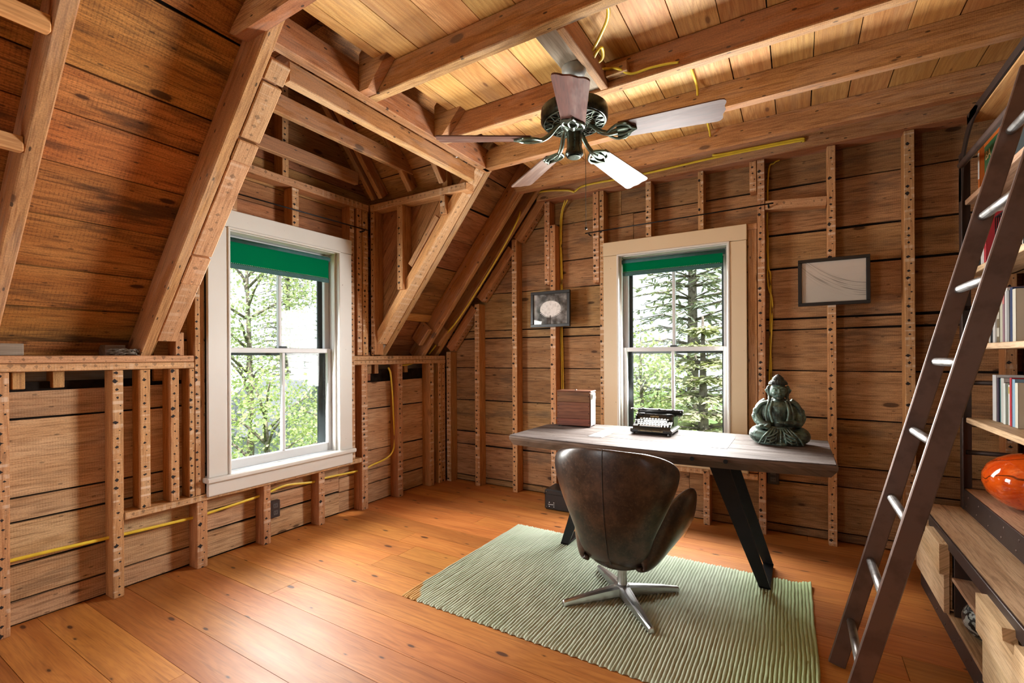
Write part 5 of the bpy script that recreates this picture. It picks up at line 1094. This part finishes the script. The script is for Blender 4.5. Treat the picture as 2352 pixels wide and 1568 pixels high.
def make_case():
    r = empty('black_case', (-1.60, 3.53, 0.001), 'black vinyl-covered case with white marks on the floor behind the chair', 'case', rz=math.radians(2))
    Geo().box((-0.18, -0.105, 0), (0.18, 0.105, 0.165), 0.012).out('body', M['black_vinyl'], r)
    Geo().box((-0.182, -0.107, 0.125), (0.182, 0.107, 0.129), 0.001).out('seam', M['black_metal'], r)
    for x in (-0.16, 0.16):
        for z in (0.025, 0.145): tube('rivet', r, [(x, -0.1075, z), (x, -0.104, z)], 0.006, M['rivet'], 10)
    g = Geo()
    for x in (-0.135, -0.095):
        for z in (0.030, 0.062): g.box((x - 0.004, -0.1062, z - 0.003), (x + 0.004, -0.1045, z + 0.003), 0.0004)
    g.box((-0.145, -0.1062, 0.044), (-0.09, -0.1045, 0.048), 0.0004); o = g.out('printed_marks', M['white_print'], r); o['kind'] = 'stuff'
make_case()
def make_nest():
    g = Geo(); rd = random.Random(3)
    for k in range(240):
        a = rd.uniform(0, 6.283); rr = rd.uniform(0.02, 0.058); z = rd.uniform(0.003, 0.032); p = V((rr * math.cos(a) * 0.9, rr * math.sin(a) * 1.25, z)); t = a + math.pi / 2 + rd.uniform(-0.7, 0.7); L = rd.uniform(0.02, 0.05)
        d = V((math.cos(t), math.sin(t) * 1.2, rd.uniform(-0.25, 0.3))) * L; g.tube([p - d / 2, p + V((0, 0, 0.003)), p + d / 2], 0.0011, 4)
    o = g.out('bird_nest', plain('dry_twigs', (0.14, 0.10, 0.065), 0.9, col2=(0.34, 0.32, 0.28)), None, mw=Matrix.Translation((-3.085, 1.075, 1.268))); tag(o, 'small twig bird nest on the knee wall plate beside the rafter', 'bird nest')
make_nest()
# ------------------------------------------------------------------ yellow cables
def cable(label, runs, r=0.0048, flat=1.8, up=(0, 0, 1)):
    p0 = V(runs[0][0]); e = empty('electrical_cable', p0, label, 'cable', 'yellow electrical cables')
    for pts in runs: tube('cable_run', e, [p - p0 for p in smooth_path(pts, 6)], r, M['cable'], 8, flat, up=up)
    return e
cable('yellow cable threaded through the knee wall studs below the window', [[(-3.09, 0.0, 0.33), (-3.09, 0.642, 0.326), (-3.09, 1.0, 0.312), (-3.09, 1.40, 0.298), (-3.09, 1.50, 0.302), (-3.09, 1.83, 0.325), (-3.09, 2.0, 0.350), (-3.09, 2.21, 0.324), (-3.09, 2.33, 0.330), (-3.09, 2.66, 0.318), (-3.088, 2.78, 0.335), (-3.09, 3.028, 0.411), (-3.088, 3.036, 0.743), (-3.09, 3.01, 1.076), (-3.10, 2.99, 1.16)]])
cable('short yellow cable behind the far knee wall plate', [[(-3.12, 3.10, 1.172), (-3.13, 3.25, 1.178), (-3.14, 3.38, 1.20)]])
cable('yellow cable climbing the far roof slope to the wall plate', [[(-3.16, 3.585, 1.27), (-3.0, 3.588, 1.425), (-2.789, 3.588, 1.602), (-2.385, 3.59, 2.081), (-2.15, 3.592, 2.405), (-2.05, 3.62, 2.62), (-1.92, 3.655, 2.690), (-1.68, 3.655, 2.660), (-1.60, 3.660, 2.632)]])
cable('pair of yellow cables dropping behind the small flower picture', [[(-1.690, 3.72, 2.60), (-1.77, 3.785, 2.515), (-1.785, 3.79, 2.25), (-1.778, 3.79, 1.94), (-1.780, 3.79, 1.49), (-1.772, 3.79, 0.93), (-1.772, 3.79, 0.45)], [(-1.715, 3.72, 2.60), (-1.788, 3.788, 2.49), (-1.796, 3.792, 2.25), (-1.790, 3.792, 1.94), (-1.794, 3.792, 1.49), (-1.788, 3.792, 0.93), (-1.785, 3.792, 0.45)]], 0.0055, 1.0)
cable('yellow cable stapled along the wall plate above the cream window', [[(-1.60, 3.660, 2.635), (-1.50, 3.660, 2.669), (-1.15, 3.661, 2.665), (-0.88, 3.661, 2.667), (-0.51, 3.661, 2.677), (0.0, 3.661, 2.672), (0.034, 3.661, 2.660)], [(-0.52, 3.661, 2.697), (-0.44, 3.661, 2.690), (0.0, 3.661, 2.684), (0.04, 3.661, 2.674), (0.045, 3.665, 2.663)]])
cable('yellow cable hanging beside the stud next to the Buddha', [[(-0.10, 3.79, 2.615), (-0.135, 3.79, 2.60), (-0.172, 3.79, 2.52), (-0.176, 3.79, 1.92), (-0.160, 3.79, 1.79), (-0.166, 3.79, 1.36), (-0.158, 3.79, 1.08), (-0.168, 3.79, 0.47)], [(-0.178, 3.795, 2.50), (-0.180, 3.795, 1.80), (-0.150, 3.785, 1.60), (-0.172, 3.79, 1.05), (-0.168, 3.79, 0.47)]], 0.0055, 1.0)
cable('yellow cable looping at the ceiling fan mount', [[(-0.655, 1.772, 2.70), (-0.672, 1.90, 2.69), (-0.747, 2.012, 2.69), (-0.86, 2.12, 2.665), (-0.892, 2.155, 2.655), (-0.870, 2.155, 2.648), (-0.79, 2.08, 2.67), (-0.775, 2.10, 2.690), (-0.80, 2.16, 2.675), (-0.872, 2.135, 2.640)], [(-0.872, 2.13, 2.640), (-0.80, 2.225, 2.665), (-0.745, 2.222, 2.648), (-0.69, 2.274, 2.632), (-0.60, 2.276, 2.632), (-0.52, 2.278, 2.626), (-0.467, 2.282, 2.618)]], 0.0085, 0.55)
cable('yellow cable crossing the ceiling between the joists', [[(-0.457, 2.345, 2.62), (-0.457, 2.40, 2.70), (-0.462, 2.70, 2.722), (-0.469, 2.78, 2.70)], [(-0.470, 2.85, 2.70), (-0.475, 3.0, 2.722), (-0.482, 3.25, 2.715), (-0.484, 3.325, 2.69)]], 0.0065, 0.6)
# ------------------------------------------------------------------ books and pots
BK = {}
def bmat(c):
    k = tuple(round(x, 3) for x in c)
    if k not in BK: BK[k] = plain('book_cloth_%d' % len(BK), c, 0.45, 0, 0.4, var=0.05, scale=6)
    return BK[k]
def book(label, x, y, z, th, h, d, col, group, tilt=0.0, stripe=None, text=None, tcol=None, tsize=0.014):
    """spine faces -x; y is the far edge, the book is th thick towards -y"""
    r = empty('book', (x, y - th / 2, z + 0.0008), label, 'book', group); r.rotation_euler = (math.radians(tilt), 0, 0); c = 0.0022
    g = Geo(); g.box((0, -th / 2, 0), (d, -th / 2 + c, h), 0.0006).box((0, th / 2 - c, 0), (d, th / 2, h), 0.0006).box((-0.001, -th / 2, 0), (c, th / 2, h), 0.0006); g.out('cover', bmat(col), r)
    Geo().box((c, -th / 2 + c, 0.003), (d - 0.003, th / 2 - c, h - 0.003), 0.0004).out('pages', M['paper'], r)
    if stripe:
        for a, b, sc in stripe: Geo().box((-0.0016, -th / 2 + 0.0003, h * a), (0.0004, th / 2 - 0.0003, h * b), 0.0003).out('spine_band', bmat(sc), r)
    if text: lettering('lettering', r, text, tsize, (-0.0018, 0, h * 0.60), (0, 0, -1), (-1, 0, 0), tcol or M['hole'])
WH, CR, BKc, NV, TL, GR, RD, GY, TN, OR, LB = (0.72, 0.73, 0.71), (0.62, 0.60, 0.50), (0.02, 0.02, 0.022), (0.03, 0.05, 0.12), (0.05, 0.32, 0.30), (0.035, 0.14, 0.06), (0.45, 0.035, 0.05), (0.30, 0.31, 0.31), (0.34, 0.28, 0.18), (0.62, 0.16, 0.03), (0.22, 0.38, 0.52)
def row(z, x, y, items, group, where):
    for i, (nm, th, h, col, st, tx) in enumerate(items):
        book('%s, %s' % (nm, where), x + random.uniform(-0.006, 0.006), y, z, th, h, random.uniform(0.14, 0.19), col, group, 0.0, st, tx, None, 0.013)
        y -= th + 0.0012
row(1.30, 0.828, 3.285, [('thin white paperback with a teal edge', 0.020, 0.172, WH, [(0.0, 0.04, TL)], None), ('tall black hardback', 0.017, 0.198, BKc, None, None), ('pale blue and white hardback', 0.026, 0.208, (0.55, 0.62, 0.66), [(0.62, 0.66, WH)], None),
    ('narrow black-topped white book', 0.016, 0.205, WH, [(0.93, 1.0, BKc)], None), ('white book with a dark title panel', 0.024, 0.212, WH, [(0.72, 0.88, BKc)], None), ('brown shell-patterned book', 0.030, 0.214, (0.20, 0.155, 0.09), [(0.15, 0.35, CR), (0.55, 0.7, CR)], None),
    ('thick cream clothbound book', 0.042, 0.248, (0.60, 0.60, 0.48), None, None), ('red and pink banded book', 0.022, 0.262, (0.30, 0.18, 0.22), [(0.70, 0.95, (0.6, 0.2, 0.2))], None), ('plain white hardback', 0.028, 0.255, WH, None, None), ('grey hardback', 0.03, 0.24, GY, None, None), ('navy hardback', 0.028, 0.25, NV, None, None), ('cream hardback at the row end', 0.035, 0.24, CR, None, None)], 'books on the middle shelf', 'middle shelf behind the ladder')
row(0.92, 0.832, 3.262, [('slim olive paperback', 0.014, 0.200, (0.34, 0.36, 0.12), [(0, 0.03, GR)], None), ('white paperback with a red spine title', 0.018, 0.222, WH, [(0.0, 0.10, RD)], 'SYLVIA PLATH'), ('broad white hardback', 0.046, 0.226, (0.74, 0.76, 0.76), None, None), ('dark plum hardback', 0.018, 0.214, (0.05, 0.03, 0.06), None, None),
    ('teal paperback', 0.016, 0.210, TL, None, None), ('grey-white hardback', 0.040, 0.214, (0.58, 0.58, 0.55), None, None), ('dark patterned paperback', 0.016, 0.194, (0.08, 0.07, 0.08), [(0.3, 0.6, GY)], None), ('white book with green edges', 0.026, 0.192, (0.66, 0.72, 0.68), [(0.94, 1.0, WH)], None), ('dark green paperback', 0.012, 0.19, GR, None, None),
    ('white book with an ochre label', 0.034, 0.186, WH, [(0.78, 0.95, (0.5, 0.4, 0.15))], None), ('crimson hardback', 0.022, 0.22, RD, None, None), ('pale blue hardback', 0.03, 0.215, LB, None, None), ('cream paperback at the row end', 0.03, 0.2, CR, None, None)], 'books on the lower shelf', 'lower shelf above the orange vase')
row(1.677, 0.775, 3.275, [('small white paperback', 0.014, 0.19, WH, None, None), ('dark green tall hardback', 0.042, 0.275, GR, [(0.55, 0.7, CR)], None), ('black and white photograph book', 0.026, 0.262, BKc, [(0.72, 0.98, WH), (0.2, 0.4, GY)], None), ('white hardback with a pink title', 0.048, 0.272, WH, [(0.64, 0.92, (0.62, 0.50, 0.48))], 'AU N'), ('dull red hardback', 0.03, 0.25, RD, None, None)], 'books on the upper shelf', 'upper shelf seen past the ladder rung')
row(2.05, 0.790, 3.255, [('orange and white cookbook', 0.020, 0.262, OR, [(0.3, 0.8, WH)], None)], 'books on the top shelf', 'standing at the top shelf end')
b0 = empty('book', (0.80, 3.12, 2.0508), 'large dark green book with cream capital letters on the top shelf', 'book', 'books on the top shelf')
Geo().box((0, -0.105, 0), (0.026, 0.105, 0.262), 0.002).out('cover', bmat(GR), b0); Geo().box((-0.0012, -0.105, 0.225), (0.0004, 0.105, 0.26), 0.0003).out('spine_band', bmat(OR), b0); Geo().box((-0.0012, -0.085, 0.03), (0.0004, 0.085, 0.13), 0.0003).out('cover_picture', plain('cover_leaves', (0.10, 0.16, 0.07), 0.5, col2=(0.02, 0.03, 0.02), scale=60), b0)
lettering('lettering', b0, 'BA', 0.062, (-0.002, 0.045, 0.172), (0, -1, 0), (-1, 0, 0), M['gold_print'])
yy = 2.99
for i, (th, h, c, nm) in enumerate(((0.02, 0.235, WH, 'white magazine with a spiral spine'), (0.016, 0.22, (0.30, 0.45, 0.42), 'sea green magazine'), (0.02, 0.225, GY, 'grey magazine'), (0.024, 0.21, WH, 'white folded booklet'), (0.02, 0.23, LB, 'pale blue booklet'))):
    book(nm + ', standing on the top shelf', 0.80, yy, 2.05, th, h, 0.17, c, 'magazines on the top shelf'); yy -= th + 0.002
def make_basket():
    r = empty('wire_basket', (0.92, 2.83, 1.6775), 'black wire file basket of papers on the upper shelf', 'basket'); g = Geo()
    for k in range(15):
        y = -0.17 + k * 0.0243; g.tube([(-0.14, y, 0.004), (-0.14, y, 0.20)], 0.0022, 5)
    for z in (0.004, 0.07, 0.14, 0.20): g.tube([(-0.14, -0.17, z), (-0.14, 0.17, z)], 0.003, 6)
    for y in (-0.17, 0.17):
        for z in (0.004, 0.20): g.tube([(-0.14, y, z), (0.12, y, z)], 0.003, 6)
    g.out('wire_frame', M['black_metal'], r, smooth=True); Geo().box((-0.13, -0.165, 0.0), (0.12, 0.165, 0.004)).out('base', M['black_metal'], r)
    for k in range(7): Geo().box((-0.12, -0.15 + k * 0.042, 0.005), (0.11, -0.15 + k * 0.042 + 0.03, 0.15 + 0.02 * (k % 3)), 0.001).out('paper_sheaf', M['paper'] if k % 3 else bmat(GY), r)
make_basket()
def orange_mat():
    s = NT('orange_glaze'); P = s.coords(rnd=False); n = s.noise(P, 7.0, 5.0, 0.7); w = s.n('ShaderNodeTexWave', bands_direction='DIAGONAL'); s.link(P, w.inputs[0]); w.inputs['Scale'].default_value = 3.2; w.inputs['Distortion'].default_value = 7.0; w.inputs['Detail'].default_value = 3.0
    c = s.mix(s.step(n, 0.35, 0.7), (0.72, 0.105, 0.008), (0.50, 0.045, 0.004)); c = s.mix(s.math('MULTIPLY', s.step(s.noise(P, 26.0, 4.0, 0.75), 0.58, 0.70), 0.6), c, (0.10, 0.020, 0.006)); c = s.mix(s.math('MULTIPLY', s.step(w.outputs[1], 0.990, 0.999), 0.8), c, (0.02, 0.008, 0.004))
    s.bsdf(c, 0.06, 0, 0.6, None, 1.0, coat_rough=0.03); return s.m
v0 = empty('orange_vase', (0.905, 2.985, 0.5465), 'glossy orange rounded glazed vase with dark streaks', 'vase'); OM = orange_mat()
lathe('body', v0, [(0.0001, 0.004), (0.055, 0.002), (0.085, 0.010), (0.130, 0.034), (0.163, 0.072), (0.178, 0.115), (0.176, 0.155), (0.158, 0.194), (0.125, 0.224), (0.083, 0.246), (0.046, 0.254), (0.040, 0.246), (0.0001, 0.240)], OM, 44)
lathe('foot', v0, [(0.0001, 0.0), (0.05, 0.0), (0.05, 0.004), (0.0001, 0.004)], M['white_print'], 30)
def ball_mat():
    s = NT('black_white_swirl'); P = s.coords(rnd=False); n = s.noise(P, 34.0, 2.0, 0.5, 2.0); c = s.mix(s.step(n, 0.50, 0.53), (0.010, 0.013, 0.015), (0.36, 0.42, 0.40)); s.bsdf(c, 0.35, 0, 0.5, s.bump(n, 0.3, 0.003)); return s.m
bo = lathe('ball', None, [(0.075 * math.sin(math.pi * i / 16) + 1e-5, 0.075 - 0.075 * math.cos(math.pi * i / 16)) for i in range(17)], ball_mat(), 28, Matrix.Translation((0.640, 2.575, 0.1076))); bo.name = 'decorative_ball'
tag(bo, 'black and white swirl-patterned ball in the open bench bay', 'ball')
# ------------------------------------------------------------------ outside: ground, trees, a house
def leaf_mat(name, c1, c2, tr=0.45):
    s = NT(name); oi = s.n('ShaderNodeNewGeometry'); rnd = oi.outputs['Random Per Island']; c = s.mix(rnd, c1, c2); d = s.n('ShaderNodeBsdfDiffuse'); t = s.n('ShaderNodeBsdfTranslucent'); s.put(d.inputs[0], c); s.put(t.inputs[0], s.mix(0.5, c, (0.60, 0.70, 0.12)))
    mx = s.n('ShaderNodeMixShader'); mx.inputs[0].default_value = tr; s.link(d.outputs[0], mx.inputs[1]); s.link(t.outputs[0], mx.inputs[2]); s.link(mx.outputs[0], s.out.inputs[0]); return s.m
M['leaf_bright'] = leaf_mat('bright_leaves', (0.62, 0.66, 0.36), (0.18, 0.27, 0.14)); M['leaf_mid'] = leaf_mat('mid_leaves', (0.58, 0.60, 0.42), (0.16, 0.22, 0.15)); M['leaf_grey'] = leaf_mat('grey_green_needles', (0.46, 0.48, 0.40), (0.13, 0.16, 0.14), 0.25); M['leaf_pale'] = leaf_mat('pale_needles', (0.55, 0.53, 0.36), (0.28, 0.30, 0.20), 0.3)
M['bark'] = plain('bark', (0.20, 0.17, 0.14), 0.9, scale=12, bump=0.4, col2=(0.09, 0.07, 0.055)); M['grass'] = plain('lawn', (0.12, 0.20, 0.05), 0.9, scale=3)
GZ = -3.3
gr = mesh_obj('ground', [(-60, -40, GZ), (40, -40, GZ), (40, 60, GZ), (-60, 60, GZ)], [(0, 1, 2, 3)], M['grass']); tag(gr, 'grassy ground below the attic windows', 'ground', kind='structure')
def quads(vs, fs, p, ax, nr, L, W):
    s = ax.cross(nr).normalized() * W; k = len(vs); vs += [p - s * 0.35, p + ax * L * 0.5 - s, p + ax * L, p + ax * L * 0.5 + s]; fs.append((k, k + 1, k + 2, k + 3))
def rv(rd): return V((rd.gauss(0, 1), rd.gauss(0, 1), rd.gauss(0, 1))).normalized()
def leaf_tree(name, label, x, y, zc, rx, rz, mat, seed, clumps=70, per=110, leaf=0.11, spread=0.42, trunk_r=0.13):
    rd = random.Random(seed); r = empty(name, (x, y, GZ), label, 'tree', 'trees outside the windows'); vs = []; fs = []; cz = zc - GZ; br = Geo()
    top = V((0, 0, cz + rz * 0.5)); br.tube(smooth_path([(0, 0, 0), (0.1, 0.05, cz * 0.5), top], 5), [trunk_r * (1 - 0.075 * i) for i in range(11)], 8)
    for c in range(clumps):
        d = rv(rd); rad = rd.uniform(0.45, 1.0) ** 0.6; p = V((d.x * rx * rad, d.y * rx * rad, cz + d.z * rz * rad))
        if p.z < 0.3: p.z = 0.3 + rd.random() * 0.4
        if c % 3 == 0: q = V((0, 0, max(0.4, p.z - 0.5 * rx * rad))); br.tube([q, (q + p) / 2 + V((0, 0, 0.12)), p], [0.04, 0.028, 0.012], 5)
        for k in range(per):
            o = p + V((rd.gauss(0, spread), rd.gauss(0, spread), rd.gauss(0, spread * 0.6))); a = rv(rd); n = (V((0, 0, 1)) + rv(rd) * 0.9).normalized(); quads(vs, fs, o, a, n, leaf * rd.uniform(0.7, 1.3), leaf * 0.42)
    br.out('trunk', M['bark'], r, smooth=True); mesh_obj('foliage', vs, fs, M[mat], r)
def spruce(name, label, x, y, H, R, mat, seed, base=0.4, per=26, droop=0.25, spray=0.34):
    rd = random.Random(seed); r = empty(name, (x, y, GZ), label, 'tree', 'trees outside the windows'); vs = []; fs = []; br = Geo(); br.tube([(0, 0, 0), (0, 0, H * 0.5), (0, 0, H)], [0.20, 0.12, 0.02], 8); z = base
    while z < H - 0.2:
        n = 7; a0 = rd.random() * 6.28
        for k in range(n):
            a = a0 + 6.283 * k / n + rd.uniform(-0.2, 0.2); L = R * (1 - z / H) ** 0.75 * rd.uniform(0.75, 1.1); d = V((math.cos(a), math.sin(a), 0)); tip = d * L + V((0, 0, z - L * droop * rd.uniform(0.3, 1.2) + 0.1)); b = V((0, 0, z)); mid = (b + tip) / 2 + V((0, 0, 0.10 * L))
            br.tube([b, mid, tip], [0.030, 0.018, 0.006], 4)
            for q in range(per):
                t = rd.uniform(0.15, 1.0); p = b.lerp(mid, t * 2) if t < 0.5 else mid.lerp(tip, t * 2 - 1); sd = d.cross(V((0, 0, 1))) * rd.choice((-1, 1)); ax = (sd * rd.uniform(0.3, 1.0) + d * rd.uniform(0.1, 0.9) + V((0, 0, rd.uniform(-0.45, 0.15)))).normalized(); quads(vs, fs, p + rv(rd) * 0.04, ax, (V((0, 0, 1)) + rv(rd) * 0.6).normalized(), spray * rd.uniform(0.5, 1.2) * (0.5 + 0.6 * (1 - t)), 0.035)
        z += rd.uniform(0.24, 0.36)
    br.out('trunk', M['bark'], r, smooth=True); mesh_obj('foliage', vs, fs, M[mat], r)
leaf_tree('leafy_tree', 'bright leafy tree filling the lower dormer panes', -10.5, 6.3, -0.9, 1.9, 1.9, 'leaf_bright', 1, 62, 85, 0.085, 0.36)
leaf_tree('leafy_tree', 'tall leafy tree in the upper left dormer pane', -12.5, 7.0, 2.9, 1.7, 2.4, 'leaf_mid', 2, 56, 95, 0.09, 0.36)
leaf_tree('leafy_tree', 'low leafy tree in the lower right dormer pane', -11.5, 8.9, -1.1, 1.4, 1.5, 'leaf_bright', 3, 46, 85, 0.085, 0.36)
spruce('spruce_tree', 'tall grey-green spruce behind the leafy trees of the dormer view', -22.0, 14.4, 15.0, 3.2, 'leaf_grey', 4, 0.8, 26)
leaf_tree('leafy_tree', 'far leafy tree left of the dormer view', -18.6, 7.7, 1.6, 1.8, 3.4, 'leaf_mid', 5, 60, 90, 0.12, 0.45)
spruce('spruce_tree', 'broad layered spruce in the upper panes of the cream window', -2.35, 13.0, 11.5, 3.1, 'leaf_grey', 6, 1.6, 34, 0.10, 0.42)
leaf_tree('leafy_tree', 'bright leafy tree in the lower left of the cream window', -3.15, 11.0, -0.3, 1.15, 2.0, 'leaf_bright', 7, 56, 100, 0.085, 0.32)
spruce('hemlock_tree', 'pale hemlock in the lower right panes of the cream window', -1.55, 9.6, 5.3, 1.9, 'leaf_pale', 8, 0.4, 36, 0.35, 0.30)
leaf_tree('leafy_tree', 'far leafy tree right of the cream window view', 1.0, 15.0, 1.0, 2.2, 3.0, 'leaf_mid', 9, 70, 100, 0.13)
spruce('spruce_tree', 'far spruce left of the cream window view', -8.0, 15.0, 10.0, 2.6, 'leaf_grey', 10, 0.8, 24)
def house():
    r = empty('neighbour_house', (-15.5, 11.2, GZ), 'grey gabled house corner beyond the trees in the dormer view', 'house'); wm = plain('grey_shingle', (0.34, 0.35, 0.36), 0.8); rm = plain('roof_shingle', (0.16, 0.17, 0.19), 0.85); tm = M['sash_white']
    g = Geo(); pts = [(-1.6, 0.0), (1.6, 0.0), (1.6, 1.9), (0.0, 3.6), (-1.6, 1.9)]; vs = [(0.0, a, b) for a, b in pts] + [(-4.0, a, b) for a, b in pts]; n = 5; g.add(vs, [tuple(range(5)), tuple(range(5, 10))[::-1]] + [((i + 1) % n, i, n + i, n + (i + 1) % n) for i in range(n)]); g.out('wall', wm, r)
    for s in (1, -1): bar('roof', r, (-2.0, s * -0.02, 3.67), (-2.0, s * 1.85, 1.70), 4.4, 0.08, (0, s * 1.7, 1.6), rm); bar('rake_board', r, (0.12, 0, 3.60), (0.12, s * 1.8, 1.68), 0.16, 0.05, (1, 0, 0), tm)
house()
